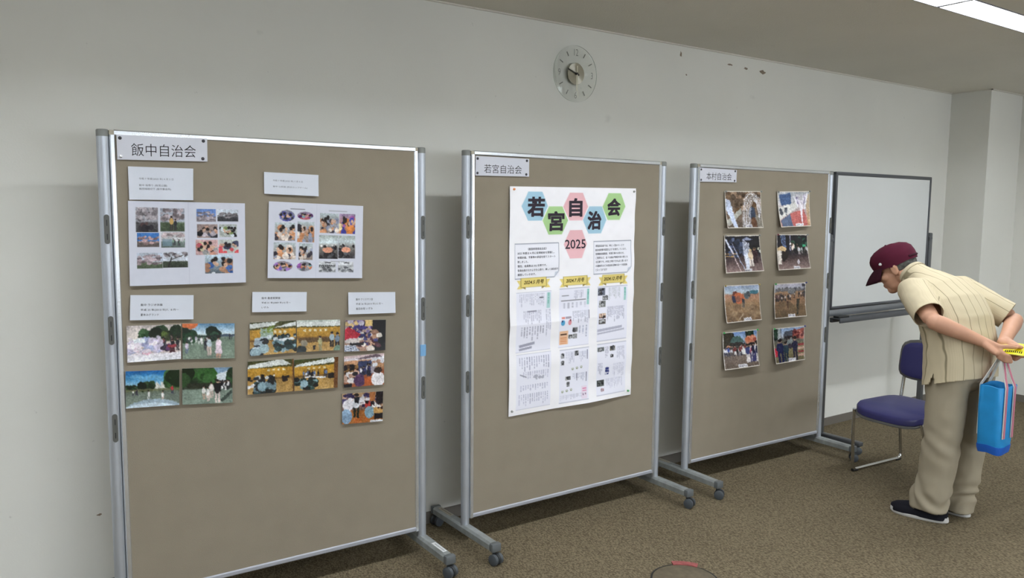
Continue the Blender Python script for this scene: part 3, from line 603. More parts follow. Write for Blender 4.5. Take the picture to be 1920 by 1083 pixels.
for key, fn, lab, sd in (('P1', P1, 'photo of white banners and a crowd outdoors, leftmost of the colour photos, upper row', 1), ('P2', P2, 'photo of a sports ground with a woman in a white dress, orange blur top left', 2),
    ('P3', P3, 'photo of people exercising under a deep blue sky, bottom left photo', 3), ('P4', P4, 'photo of a queue of children beside dark trees on grey ground', 4),
    ('P5', P5, 'photo of a yellow hall with seated people, upper left of four', 5), ('P6', P6, 'photo of a yellow hall with one performer standing alone', 6),
    ('P7', P7, 'photo of a yellow hall with audience at lower left and empty floor', 7), ('P8', P8, 'photo of a yellow hall with a row of singers and a brown pillar at right', 8),
    ('P9', P9, 'photo with a big red hat at left, top of the column of three', 9), ('P10', P10, 'photo of a crowded party room, middle of the column of three', 10), ('P11', P11, 'photo of a man standing in a dark vest, lowest photo on the nearest board', 11)):
    ph(key, 100, 68, fn, lab, sd, slight)

# ---- the two collages of the first board
def sub(c, box, fn, oval=False):
    c.box = box; c.clip = (lambda U, V: (U-.5)**2+(V-.5)**2 <= .25) if oval else None; fn(c); c.warp(.5); c.box = (0, 0, 1, 1); c.clip = None
def sakura(sky, g, n=50, people=0, pink=(196, 176, 180), v0=.0, v1=.6, branch=False):
    def f(c):
        c.bands([(0, sky), (.55, tuple(min(255, x*1.06) for x in sky)), (.62, g), (1, tuple(x*.8 for x in g))])
        c.blobs(.05, v0, .95, v1, n, .09, [pink, tuple(x*.8 for x in pink), tuple(x*.62 for x in pink)], .9, .8)
        if branch:
            c.line(.2, .95, .35, .3, .05, (50, 46, 44)); c.line(.3, .5, .8, .2, .04, (60, 54, 52)); c.line(.3, .3, .1, .1, .03, (60, 54, 52))
        for i in range(people): c.man(.25+.5*i/max(1, people-1) if people > 1 else .5, .93, .45, ((44, 42, 48), (190, 160, 90), (60, 66, 90))[i % 3], (40, 40, 46))
        c.grain(26, 2)
    return f
def folk(bg, cols, n=16, r=.12, floor=None):
    def f(c):
        c.bands([(0, bg), (1, floor or bg)]); c.blobs(0, .25, 1, 1, n, r, cols, 1, 1.2)
        for _ in range(4): c.ell(c.rng.uniform(.1, .9), c.rng.uniform(.2, .5), .08, .12, (44, 36, 36)); c.ell(c.rng.uniform(.1, .9), c.rng.uniform(.35, .6), .07, .1, SK)
        c.grain(24, 2)
    return f
cv = Cv(222, 158, (206, 208, 220), 2, 21); cv.grain(2, 12); cv.rect(.494, 0, .497, 1, (190, 192, 206))
def A(x0, y0, x1, y1):   # boxes measured on the sheet, in its own proportions
    return ((x0-130)/1306, (y0-35-(x0-130)*.02)/945, (x1-130)/1306, (y1-35-(x0-130)*.02)/945)
sub(cv, A(208, 108, 445, 384), sakura((150, 150, 158), (84, 82, 84), 70, 0, (176, 166, 172), 0, .5)); cv.box = A(208, 108, 445, 384); cv.blobs(.2, .55, .7, .95, 12, .11, [(34, 30, 36), (90, 70, 70), (60, 56, 60)]); cv.box = (0, 0, 1, 1)
sub(cv, A(468, 120, 733, 380), sakura((150, 156, 170), (84, 100, 74), 60, 0, (186, 170, 176), 0, .5)); cv.box = A(468, 120, 733, 380); cv.man(.46, .95, .62, (196, 160, 96), (60, 50, 50)); cv.man(.62, .95, .5, (40, 42, 48), (50, 46, 50)); cv.box = (0, 0, 1, 1)
sub(cv, A(217, 390, 455, 548), sakura((60, 120, 196), (110, 100, 96), 40, 0, (200, 160, 160), .25, .75))
sub(cv, A(475, 390, 733, 563), sakura((176, 176, 180), (120, 134, 128), 30, 0, (196, 176, 180), 0, .3)); cv.box = A(475, 390, 733, 563); cv.crowd(.5, 1, .85, .4, 6, [(60, 60, 66), (120, 150, 130)], [(60, 60, 66)]); cv.rect(.05, .45, .45, .9, (110, 140, 160), .6); cv.box = (0, 0, 1, 1)
sub(cv, A(212, 615, 487, 787), sakura((180, 190, 206), (96, 112, 84), 50, 0, (190, 168, 176), .15, .75))
sub(cv, A(490, 612, 762, 790), sakura((190, 196, 208), (70, 78, 62), 24, 0, (150, 140, 146), 0, .3, True))
sub(cv, A(868, 128, 1090, 273), sakura((96, 130, 196), (150, 140, 146), 60, 0, (190, 176, 186), .25, 1)); sub(cv, A(1108, 135, 1350, 273), sakura((196, 206, 218), (70, 70, 74), 45, 0, (150, 144, 148), .2, .7))
sub(cv, A(872, 305, 1106, 460), folk((150, 130, 126), [(36, 36, 44), (196, 150, 130), (70, 74, 90), (180, 170, 180)], 14, .14)); sub(cv, A(1128, 308, 1332, 455), folk((170, 176, 172), [(40, 36, 40), (206, 216, 226), (130, 150, 90), (60, 40, 36)], 12, .15))
sub(cv, A(855, 482, 1106, 658), folk((200, 160, 160), [(190, 130, 110), (40, 36, 44), (150, 150, 150), (206, 196, 160), (196, 90, 100)], 20, .12)); sub(cv, A(1115, 488, 1352, 645), folk((190, 196, 190), [(230, 90, 96), (70, 74, 100), (206, 170, 170), (230, 90, 96)], 10, .17))
sub(cv, A(957, 662, 1280, 878), folk((186, 206, 220), [(180, 130, 100), (180, 130, 100), (60, 100, 170), (220, 226, 234), (50, 50, 56)], 18, .13, (90, 100, 110)))
sh = Sheet('SA', bow=lambda u, v: .006*v*v); sh.grid(cv.out(), 'photo_collage', pm, 'white double sheet of small cherry blossom and visitor pictures at upper left', 'poster', 'photo collages')
cv = Cv(180, 148, (208, 210, 222), 2, 22); cv.grain(2, 12); cv.rect(.49, 0, .493, 1, (186, 190, 206))
def B_(x0, y0, x1, y1): k = (x0-150)/1200; return (k, (y0-45-52*k)/(975-52*k), (x1-150)/1200, (y1-45-52*k)/(975-52*k))
craft = folk((176, 190, 196), [(206, 140, 96), (206, 140, 96), (60, 54, 66), (150, 156, 180), (214, 200, 190)], 22, .12, (150, 130, 120))
sub(cv, B_(272, 152, 468, 296), folk((130, 130, 150), [(60, 60, 76), (190, 190, 206), (90, 90, 170), (40, 40, 50)], 22, .13), True); sub(cv, B_(500, 172, 696, 274), folk((150, 130, 160), [(90, 40, 110), (206, 110, 140), (110, 160, 170), (190, 90, 90)], 18, .14), True)
for q in ((230, 310, 478, 540), (503, 300, 714, 558), (220, 562, 487, 776), (522, 575, 695, 785), (785, 192, 1026, 440)): sub(cv, B_(*q), craft)
sub(cv, B_(1034, 196, 1243, 450), folk((150, 130, 170), [(220, 130, 60), (220, 130, 60), (60, 60, 160), (240, 216, 150), (160, 80, 160)], 20, .14, (214, 130, 70)))
for q in ((778, 468, 1020, 770), (1026, 474, 1245, 763)):
    def f(c):
        c.bands([(0, (170, 180, 176)), (.3, (206, 220, 224)), (.5, (130, 126, 120)), (1, (60, 56, 60))]); c.blobs(0, .45, 1, 1, 18, .1, [(44, 38, 42), (90, 90, 96)]); c.ell(.45, .62, .28, .12, (222, 150, 120)); c.blobs(.1, .35, .9, .5, 8, .05, [(50, 44, 46), (220, 216, 214)]); c.grain(24, 2)
    sub(cv, B_(*q), f)
sub(cv, B_(218, 800, 450, 930), folk((150, 140, 150), [(220, 140, 90), (110, 90, 180), (60, 60, 60), (150, 110, 190)], 20, .13), True); sub(cv, B_(498, 806, 694, 928), folk((140, 140, 150), [(150, 80, 170), (110, 170, 170), (206, 120, 80), (90, 90, 96)], 20, .13), True)
for q, hv in (((780, 802, 993, 940), 1), ((1027, 804, 1225, 940), 0)):
    def f(c, hv=hv):
        c.bands([(0, (200, 202, 208)), (.3, (210, 212, 216)), (.32, (176, 178, 182)), (1, (150, 152, 158))]); c.rect(.35, .06, .7, .16, (60, 60, 66), .8)
        if hv:
            for i in range(9): c.poly([(.03+.11*i, .3), (.1+.11*i, .3), (.06+.11*i, .48), (.02+.11*i, .48)], (24, 24, 28))
        c.blobs(0, .5, 1, 1, 20, .09, [(110, 112, 118), (200, 202, 206), (90, 90, 96)]); c.grain(24, 2)
    sub(cv, B_(*q), f)
cv.rect(.22, .08, .37, .095, (120, 122, 132), .8); cv.rect(.62, .085, .82, .097, (140, 142, 152), .6); cv.rect(.65, .765, .80, .778, (150, 152, 160), .6)
sh = Sheet('SB', bow=lambda u, v: .005*v*v); sh.grid(cv.out(), 'photo_collage', pm, 'white double sheet with craft table pictures and four oval pictures', 'poster', 'photo collages')

# ---- the tall poster of the middle board
def pbow(u, v):
    return .003+.0022*np.sin(v*17+u*1.2)+.0016*np.sin(v*41+u*3)*np.sin(u*5)+.010*np.clip(1-np.abs(v-.60)/.13, 0, 1)**2*(1-u*.6)+.012*np.clip(1-np.abs(u-.62)/.3, 0, 1)*np.clip((v-.9)/.1, 0, 1)**1.5+.004*np.clip((u-.85)/.15, 0, 1)*np.clip(1-abs(v-.5)/.1, 0, 1)
cv = Cv(250, 400, (250, 248, 252), 2, 30); cv.grain(3, 20)
HB, HG, HP = (168, 206, 226), (176, 214, 150), (240, 190, 196)
def hexa(u, v, col, r=.098, rv=.062): cv.poly([(u-r, v), (u-r*.5, v-rv), (u+r*.55, v-rv), (u+r, v), (u+r*.55, v+rv), (u-r*.5, v+rv)], col)
hexa(.182, .085, HB); hexa(.338, .148, HG); hexa(.496, .087, HP); hexa(.654, .148, HB); hexa(.811, .087, HG); hexa(.502, .256, HP, .092, .064)
for (u0, u1) in ((.041, .37), (.649, .97)):
    cv.rect(u0, .247, u1, .398, (244, 244, 252)); ln = (150, 154, 170)
    for a in ((u0, .247, u1, .247), (u0, .247, u0, .398), (u0, .398, u1-.035, .398)): cv.line(*a, .0028, ln)
    cv.line(u1, .247, u1, .372, .0028, ln); cv.line(u1, .372, u1-.035, .398, .004, ln); cv.poly([(u1, .372), (u1-.028, .376), (u1-.035, .398)], (208, 214, 228))
def ribbon(uc, v):
    y1, y2 = (236, 216, 130), (214, 190, 96)
    for sg in (-1, 1): cv.poly([(uc+sg*.125, v-.008), (uc+sg*.085, v-.008), (uc+sg*.085, v+.03), (uc+sg*.125, v+.03), (uc+sg*.105, v+.012)], y1); cv.poly([(uc+sg*.095, v+.022), (uc+sg*.06, v+.022), (uc+sg*.06, v+.032)], (150, 130, 60))
    cv.rect(uc-.096, v-.018, uc+.096, v+.023, (150, 130, 70)); cv.rect(uc-.093, v-.0165, uc+.093, v+.0215, y1)
ribbon(.179, .413); ribbon(.501, .418); ribbon(.818, .422)
def page(u0, v0, u1, v1):
    cv.rect(u0, v0, u1, v1, (240, 240, 252)); cv.line(u0, v0, u1, v0, .002, (170, 172, 190)); cv.line(u0, v1, u1, v1, .002, (176, 178, 196))
def cols(u0, v0, u1, v1, n, dark=(150, 150, 172), fill=.8):
    for i in range(n):
        u = u0+(u1-u0)*(i+.5)/n; wv = (u1-u0)/n*.42; v = v0
        end = v0+(v1-v0)*cv.rng.uniform(fill*.6, 1)
        while v < end:
            L = cv.rng.uniform(.004, .03); c_ = np.array(dark)+cv.rng.uniform(-16, 34); cv.rect(u-wv/2, v, u+wv/2, min(v+L, end), c_, .6); v += L+.0035
for (a, b_, c_, d) in ((.05, .458, .312, .722), (.375, .455, .618, .722), (.686, .460, .943, .715), (.055, .732, .316, .977), (.385, .735, .622, .98), (.690, .73, .945, .975)): page(a, b_, c_, d)
cols(.07, .465, .26, .525, 15); cols(.28, .465, .30, .53, 1, (70, 150, 130), 1); cv.rect(.278, .465, .304, .535, (110, 190, 176), .45); cv.rect(.22, .482, .25, .487, (90, 90, 100)); cols(.10, .54, .24, .60, 10, (140, 138, 160)); cols(.27, .54, .31, .68, 3); cols(.08, .61, .26, .68, 9, (120, 118, 140)); cv.line(.075, .695, .19, .685, .012, (130, 130, 150), .7); cv.line(.075, .71, .17, .703, .010, (130, 130, 150), .7); cv.rect(.13, .541, .20, .546, (130, 130, 150))
cols(.49, .465, .57, .51, 7); cv.rect(.598, .462, .616, .535, (120, 200, 186), .6); cols(.60, .465, .614, .53, 1, (50, 140, 120), 1); cv.rect(.395, .485, .45, .489, (140, 140, 150)); cv.rect(.39, .508, .59, .512, (150, 150, 160)); cols(.40, .52, .60, .55, 6, (176, 176, 192)); cols(.48, .56, .61, .62, 12, (140, 140, 160)); cv.rect(.614, .56, .617, .60, (60, 60, 80))
cv.rect(.395, .582, .42, .592, (226, 150, 140)); cv.rect(.425, .582, .47, .592, (170, 160, 176)); cv.ell(.404, .61, .016, .013, (90, 170, 214)); cv.ell(.398, .602, .006, .005, (40, 60, 110)); cv.ell(.459, .610, .013, .013, (226, 150, 160)); cv.ell(.463, .600, .006, .005, (110, 40, 50))
cv.rect(.382, .648, .449, .71, (240, 196, 160)); cv.rect(.39, .660, .44, .666, (70, 40, 30))
for i in range(4): cv.rect(.39, .678+.008*i, .44, .681+.008*i, (214, 120, 70), .8)
def snap(u0, v0, u1, v1, base=(110, 112, 116), cols_=((50, 50, 54), (180, 180, 184), (100, 100, 104))): cv.rect(u0, v0, u1, v1, base); cv.blobs(u0+.006, v0+.004, u1-.006, v1-.004, 12, .008, list(cols_), 1, .7)
snap(.484, .636, .525, .658, (140, 140, 144)); snap(.455, .668, .485, .685, (110, 110, 100)); snap(.49, .666, .522, .688, (130, 130, 130)); cols(.53, .63, .61, .70, 3, (150, 156, 180))
snap(.69, .465, .75, .50, (110, 114, 130)); snap(.73, .502, .775, .522); snap(.70, .525, .755, .555, (130, 132, 130)); cols(.78, .465, .88, .53, 12, (150, 158, 160)); cv.rect(.912, .468, .93, .53, (120, 196, 180), .6); cols(.914, .47, .928, .53, 1, (60, 140, 120), 1); snap(.70, .585, .757, .607, (120, 80, 70), ((40, 36, 40), (214, 190, 170))); snap(.70, .613, .757, .635, (90, 84, 80)); cols(.77, .555, .92, .63, 15); cv.line(.69, .665, .90, .655, .012, (150, 150, 172), .6); cv.line(.69, .68, .92, .668, .008, (160, 160, 180), .6)
cols(.07, .745, .305, .81, 13, (130, 130, 156)); cols(.10, .81, .30, .85, 12, (160, 160, 184)); cols(.08, .87, .30, .90, 12, (150, 150, 176)); cols(.07, .91, .30, .965, 14, (150, 150, 176)); cv.blobs(.18, .835, .27, .85, 8, .012, [(170, 170, 186)], .8, .6); cv.line(.08, .82, .13, .835, .005, (150, 150, 166))
snap(.395, .75, .42, .772, (150, 150, 160)); snap(.395, .785, .42, .805, (160, 160, 170)); cols(.43, .745, .50, .80, 8, (150, 152, 176)); snap(.505, .745, .535, .768, (90, 92, 96)); cols(.54, .75, .61, .80, 6, (150, 152, 176)); cv.rect(.606, .745, .609, .79, (70, 72, 100)); cv.rect(.480, .75, .482, .785, (80, 82, 110))
for i in range(3): cv.ell(.49+.035*i, .828-.002*i, .009, .006, (150, 158, 130)); cv.ell(.49+.035*i, .826-.002*i, .005, .003, (226, 225, 230)); cv.ell(.41+.035*i, .928-.002*i, .009, .006, (150, 158, 130)); cv.ell(.41+.035*i, .926-.002*i, .005, .003, (226, 225, 230))
snap(.435, .86, .475, .878, (150, 150, 150)); snap(.445, .885, .465, .908, (130, 130, 130)); cols(.49, .85, .61, .89, 9, (150, 152, 176)); cv.rect(.525, .85, .528, .885, (60, 62, 90)); cv.rect(.602, .85, .605, .895, (70, 72, 100)); cols(.39, .945, .58, .97, 16, (170, 170, 190)); cv.rect(.575, .925, .605, .930, (226, 90, 150)); cv.rect(.575, .936, .605, .940, (226, 90, 150)); cv.ell(.58, .955, .005, .004, (80, 60, 90)); cv.ell(.598, .953, .005, .004, (80, 60, 90)); cv.rect(.565, .915, .61, .975, (236, 200, 220), .35)
snap(.695, .745, .752, .765, (120, 130, 130)); snap(.80, .745, .845, .768, (120, 116, 104)); snap(.805, .785, .832, .80, (150, 140, 150)); cols(.76, .745, .79, .80, 3); cols(.86, .75, .93, .82, 7, (170, 170, 190)); snap(.765, .845, .795, .88, (60, 70, 130), ((40, 50, 120), (214, 216, 230))); cols(.70, .82, .74, .89, 4); cols(.83, .83, .93, .90, 9, (170, 170, 192)); snap(.697, .902, .757, .932, (70, 74, 72), ((30, 32, 32), (110, 114, 112))); cols(.77, .90, .92, .95, 14, (172, 172, 194)); snap(.73, .945, .755, .958, (150, 80, 90), ((120, 40, 50), (180, 160, 170)))
psh = Sheet('PO', bow=pbow); po = psh.grid(cv.out(), 'poster', pm, 'tall white poster with coloured hexagons and newsletter pages on the middle board', 'poster')
kan = [('若', .128, .045, .252, .128), ('宮', .283, .108, .404, .192), ('自', .446, .050, .546, .130), ('治', .596, .108, .706, .190), ('会', .756, .050, .868, .128)]
kink = mat('poster_title_ink', (58, 50, 60), .7, spec=.2)
for k_ in kan: lettering(psh, [(k_[0], k_[1]+du, k_[2]+dv, k_[3]+du, k_[4]+dv, .012) for du, dv in ((-.003, -.002), (.003, -.002), (-.003, .002), (.003, .002), (0, 0))], kink, po)
lettering(psh, [('2025', .418, .234, .583, .276, .012)], kink, po)
L_ = ['2025 年度は 4 月に定期総会を開催し、', '年間計画、予算等の承認を経てスタート', '致しました。', '現在、会員数は 332 世帯です。', '役員全員のなかよきを心掛け、楽しく自治会を', '運営していきます。']
W_ = [.29, .295, .08, .225, .32, .14]
its = [('《飯田市若宮自治会》', .135, .264, .275, .275, .006)]+[(t, .058, .282+.0185*i, .058+wd*.96, .2925+.0185*i, .006) for i, (t, wd) in enumerate(zip(L_, W_))]
R_ = ['若宮自治会では、年に 1 回のペースで', '自治会新聞“若宮だより”を発行しています。', '定期総会議事録、年間行事のお知らせ、', 'ご意見など、全 7 会員が情報共有の場とな', 'る広報です。大切に共有できればと思います', 'の連絡先などの自治会活動のお一つ役員集', 'となっております']
W2 = [.245, .265, .245, .275, .275, .27, .095]
its += [(t, .665, .262+.0185*i, .665+wd, .2725+.0185*i, .006) for i, (t, wd) in enumerate(zip(R_, W2))]
lettering(psh, its, mat('poster_text_ink', (74, 74, 86), .7, spec=.2), po)
for q_ in (('2024.5 月号', .103, .405, .254, .424, .014, .25), ('2024.7 月号', .425, .410, .572, .429, .014, .25), ('2024.12 月号', .735, .413, .896, .433, .014, .25)): lettering(psh, [q_], brown_ink, po)
pin(psh, .028, .012, pin_o, 'top left corner of the tall poster', 'orange'); pin(psh, .98, .015, pin_c, 'top right corner of the tall poster', 'clear'); pin(psh, .972, .978, pin_g, 'bottom right corner of the tall poster', 'green'); pin(psh, .022, .978, pin_c, 'bottom left corner of the tall poster', 'clear')

# ---- eight photos of the farthest board, lower edges curling off the felt
def edge(c, col=(216, 208, 196)):
    c.rect(0, 0, 1, .022, col); c.rect(0, .978, 1, 1, col); c.rect(0, 0, .018, 1, col); c.rect(.982, 0, 1, 1, col)
def cap_lab(c, u0, u1, v0=.9):
    c.rect(u0, v0, u1, v0+.085, (226, 224, 230)); 
    for i in range(5): c.rect(u0+.02+(u1-u0-.03)*i/5, v0+.025, u0+.02+(u1-u0-.03)*i/5+.022, v0+.06, (120, 116, 130))
def fount(c, u, vb, vt, spread, n, col=(206, 212, 236)):
    for i in range(n):
        s_ = (i/(n-1)-.5)*2; pts = []
        for k in range(15):
            t = k/14; v = vb-(vb-vt)*math.sin(t*PI*.5)**.9; uu = u+s_*spread*(t**1.6); pts.append((uu, v))
        for a, b_ in zip(pts[:-1], pts[1:]): c.line(*a, *b_, .018, np.clip(np.array(col)+c.rng.uniform(-20, 20), 0, 255), .9)
def Q1(c):
    c.bands([(0, (104, 84, 66)), (.6, (120, 100, 84)), (1, (96, 84, 76))]); c.blobs(0, 0, 1, .6, 50, .07, [(84, 66, 50), (150, 120, 96), (110, 84, 60)]); c.poly([(0, .8), (.42, .45), (.42, .6), (.05, .95)], (170, 168, 160)); c.poly([(.02, .2), (.14, .26), (.28, .98), (.2, 1), (.02, .5)], (196, 206, 232)); c.poly([(.7, .6), (1, .7), (1, 1), (.85, 1)], (140, 132, 120)); c.ell(.72, .62, .09, .2, (60, 70, 90)); c.ell(.74, .85, .08, .15, (110, 76, 56))
    for k in range(7):
        top = (.66+.022*k, .05+.035*k)
        for sg, end in ((-1, (.43+.035*k, 1.0)), (1, (1.02-.02*k, .42+.06*k))):
            pts = [(top[0]+(end[0]-top[0])*math.sin(t*PI/2)**(1.0), top[1]+(end[1]-top[1])*(1-math.cos(t*PI/2))) for t in [i/10 for i in range(11)]]
            for a, b_ in zip(pts[:-1], pts[1:]): c.line(*a, *b_, .020 if k % 2 else .012, (236, 238, 250), .9)
    c.grain(20); edge(c); cap_lab(c, .50, .67)
def Q2(c):
    c.bands([(0, (176, 180, 190)), (.3, (190, 190, 196)), (1, (190, 120, 110))]); c.poly([(.05, .1), (.4, .05), (.42, .35), (.1, .4)], (70, 96, 140)); c.poly([(.0, .45), (.6, .3), (.6, .48), (0, .8)], (216, 214, 210)); c.blobs(.02, .48, .25, .7, 8, .04, [(96, 100, 110)]); c.poly([(.05, .8), (.35, .62), (.45, 1), (.05, 1)], (96, 110, 140)); c.poly([(.35, .62), (.8, .5), (.95, 1), (.4, 1)], (196, 104, 100)); c.blobs(.55, .1, .9, .35, 14, .05, [(206, 200, 220), (140, 130, 170)]); c.rect(.88, .1, 1, 1, (196, 166, 120), .7)
    fount(c, .72, 1.0, .08, .20, 8, (236, 226, 236)); c.line(.50, .12, .62, .45, .05, (236, 232, 240)); c.line(.92, .06, .82, .5, .05, (236, 232, 240)); c.grain(18); edge(c); cap_lab(c, .48, .75, .905)
def night(c, g=(120, 96, 90)):
    c.bands([(0, (22, 22, 34)), (.5, (34, 30, 44)), (.62, (70, 56, 58)), (1, g)])
def Q3(c):
    night(c, (150, 124, 120)); c.blobs(.15, .1, .55, .55, 40, .05, [(50, 60, 84), (84, 96, 130), (40, 46, 70)]); c.rect(.02, .48, .35, .50, (206, 160, 90)); c.rect(.04, .55, .26, .57, (190, 150, 90)); c.line(.03, .1, .24, .5, .05, (206, 210, 230)); c.line(.2, .42, .40, .98, .022, (216, 190, 190)); c.line(.2, .2, .5, .9, .022, (170, 176, 206)); c.blobs(.68, .0, .98, .4, 20, .06, [(16, 16, 26)])
    for k in range(6):
        c.line(.56+.035*k-.06, .12+.02*k, .56+.012*k, .95, .020, (224, 230, 250), .95); c.line(.50+.035*k, .14, .62+.03*k, .06+.01*k, .018, (190, 200, 236), .8)
    c.man(.70, .84, .46, (214, 190, 160), (226, 214, 206), .34, (206, 180, 130)); c.man(.82, .76, .42, (60, 34, 40), (60, 40, 44), .4, (90, 70, 50)); c.ell(.93, .38, .03, .04, (220, 216, 190)); c.ell(.97, .45, .03, .04, (206, 214, 206)); c.grain(18); edge(c, (206, 196, 186)); cap_lab(c, .50, .68, .9)
def Q4(c):
    night(c, (156, 130, 124)); c.blobs(.5, .1, 1, .45, 30, .07, [(22, 40, 36), (20, 26, 34), (40, 70, 56)]); c.ell(.86, .33, .06, .04, (60, 180, 130))
    for k in range(5): c.line(.12+.035*k, .02, .2+.02*k, .4, .014, (130, 160, 214), .8)
    c.line(.42, .0, .42, .45, .02, (206, 206, 236)); c.ell(.43, .28, .03, .035, (250, 246, 240)); c.crowd(.46, .66, .55, .26, 5, [(226, 210, 200), (60, 50, 50)], [(50, 44, 46)]); c.crowd(.66, .98, .57, .22, 9, [(190, 190, 196), (90, 80, 80), (60, 50, 56)], [(150, 140, 140), (50, 44, 46)]); c.ell(.16, .42, .14, .08, (214, 180, 130)); c.poly([(.02, .45), (.14, .45), (.12, .84), (.03, .82)], (226, 216, 206)); c.poly([(.14, .45), (.36, .5), (.3, .66), (.16, .78)], (40, 28, 30)); c.ell(.63, .78, .035, .07, (206, 196, 206)); c.grain(16); edge(c, (200, 190, 180)); cap_lab(c, .46, .66, .9)
def Q5(c):
    c.bands([(0, (140, 156, 196)), (.22, (196, 214, 226)), (.26, (170, 120, 96)), (.36, (186, 136, 104)), (.5, (156, 120, 84)), (1, (132, 104, 76))]); c.rect(.72, .16, .95, .26, (60, 120, 140)); c.ell(.30, .24, .08, .08, (110, 60, 50)); c.ell(.40, .36, .15, .15, (214, 110, 70)); c.ell(.38, .38, .07, .09, (150, 90, 70)); c.poly([(.2, .3), (.3, .3), (.32, .48), (.24, .46)], (40, 50, 84)); c.poly([(.48, .36), (.56, .4), (.55, .62), (.49, .6)], (50, 56, 66)); c.blobs(.56, .22, .7, .36, 10, .04, [(96, 110, 120), (60, 70, 80)]); c.blobs(.1, .55, 1, 1, 40, .08, [(150, 120, 90), (110, 84, 60), (160, 130, 96)], .5); c.line(.3, 1, .5, .76, .03, (176, 150, 120)); c.grain(16); edge(c, (206, 202, 200)); cap_lab(c, .49, .70, .895)
def Q6(c):
    c.bands([(0, (190, 184, 204)), (.16, (180, 180, 196)), (.22, (90, 90, 96)), (.26, (170, 130, 96)), (.4, (150, 110, 80)), (1, (106, 84, 56))]); c.blobs(.02, .15, 1, .22, 26, .04, [(70, 70, 84), (110, 106, 110)]); c.ell(.55, .24, .13, .09, (120, 120, 124)); c.ell(.92, .08, .06, .05, (40, 40, 60)); c.crowd(.02, .55, .50, .18, 18, [(40, 36, 44), (190, 170, 160), (90, 60, 60)], [(50, 40, 40)]); c.crowd(.6, .98, .42, .16, 10, [(44, 40, 48), (180, 160, 150)], [(50, 40, 40)]); c.poly([(.38, .52), (.46, .52), (.43, .78)], (70, 40, 34)); c.poly([(.7, .46), (.80, .46), (.78, .7), (.72, .92), (.68, .92)], (50, 46, 34)); c.blobs(0, .6, 1, 1, 30, .08, [(110, 86, 58), (96, 76, 52), (120, 96, 66)], .5); c.grain(14); edge(c, (196, 192, 196)); cap_lab(c, .42, .64, .895)
def Q7(c):
    c.bands([(0, (96, 130, 190)), (.25, (170, 196, 226)), (.4, (60, 60, 60)), (.5, (96, 84, 84)), (.6, (124, 108, 100)), (1, (104, 88, 76))]); trees(c, .0, .2, .2, .16, (46, 44, 34), 30); c.ell(.1, .22, .12, .22, (60, 54, 42)); c.poly([(.28, .14), (.5, .14), (.6, .3), (.2, .3)], (70, 100, 96)); c.rect(.25, .3, .56, .4, (50, 44, 44)); trees(c, .72, .8, .1, .09, (30, 50, 36), 14); c.blobs(.68, .18, .92, .36, 26, .06, [(214, 110, 70), (190, 90, 70), (226, 150, 120)]); c.poly([(.06, .42), (.15, .36), (.3, .42)], (214, 150, 120))
    c.crowd(.04, .3, .62, .2, 8, [(60, 80, 160), (214, 214, 226)], [(60, 60, 80)]); c.crowd(.3, .7, .64, .28, 12, [(30, 28, 34), (120, 50, 50), (210, 206, 206)], [(50, 46, 60), WHT]); c.crowd(.66, 1, .84, .44, 16, [(60, 70, 130), (214, 210, 220), (40, 40, 70), (180, 60, 80)], [(60, 60, 110), (214, 206, 206)]); c.grain(20); edge(c, (206, 204, 204)); cap_lab(c, .38, .64, .89)
def Q8(c):
    c.bands([(0, (110, 140, 186)), (.25, (206, 216, 230)), (.35, (90, 90, 84)), (.6, (140, 130, 90)), (1, (110, 100, 70))]); trees(c, 0, .12, .15, .12, (30, 48, 34), 24); c.rect(.14, .0, .22, .5, (206, 210, 216), .8); c.line(.24, 0, .25, .8, .02, (60, 50, 46)); c.poly([(.36, .12), (.6, .1), (.66, .24), (.3, .26)], (84, 88, 100)); c.rect(.34, .25, .62, .34, (60, 54, 54)); c.poly([(.6, .12), (.98, .04), (1, .36), (.62, .36)], (160, 76, 64)); c.blobs(.62, .1, 1, .34, 16, .05, [(190, 110, 96), (110, 50, 50)])
    c.crowd(.4, .6, .62, .3, 6, [(140, 150, 150), (60, 56, 66)], [(60, 54, 66)]); 
    for i in range(4): c.rect(.78, .5+.1*i, 1, .56+.1*i, (206, 160, 140) if i % 2 else (150, 60, 60))
    c.rect(0, .56, .1, .8, (200, 40, 60)); c.man(.20, .98, .66, (40, 44, 84), (36, 40, 76), .40); c.man(.38, .96, .56, (50, 70, 84), (40, 56, 70), .34); c.man(.68, .98, .70, (44, 44, 70), (44, 36, 56), .28); c.grain(20); edge(c, (204, 204, 212)); cap_lab(c, .42, .68, .89)
QL = {'Q1': (Q1, 'photo of white water jets curving over a brown street, top left of the farthest board'), 'Q2': (Q2, 'photo of pale jets over a red and white festival float, top right'),
 'Q3': (Q3, 'night photo of blue-white sparks beside a person in white, second row left'), 'Q4': (Q4, 'night photo of a festival crowd on pinkish ground, second row right'),
 'Q5': (Q5, 'photo of a dancer in orange on dry earth, third row left'), 'Q6': (Q6, 'photo of a crowd across a brown field with long shadows, third row right'),
 'Q7': (Q7, 'photo of a green temple roof above people in blue coats, bottom left'), 'Q8': (Q8, 'photo of men in dark suits before a red float, bottom right')}
PCOL = {'Q1': (pin_c, 'clear', pin_c, 'clear'), 'Q2': (pin_c, 'clear', pin_c, 'clear'), 'Q3': (pin_c, 'clear', pin_c, 'clear'), 'Q4': (pin_red, 'red', pin_c, 'clear'), 'Q5': (pin_gold, 'pale gold', pin_gold, 'pale gold'), 'Q6': (pin_g, 'green', pin_blue, 'blue'), 'Q7': (pin_g, 'green', pin_g, 'green'), 'Q8': (pin_g, 'green', pin_blue, 'blue')}
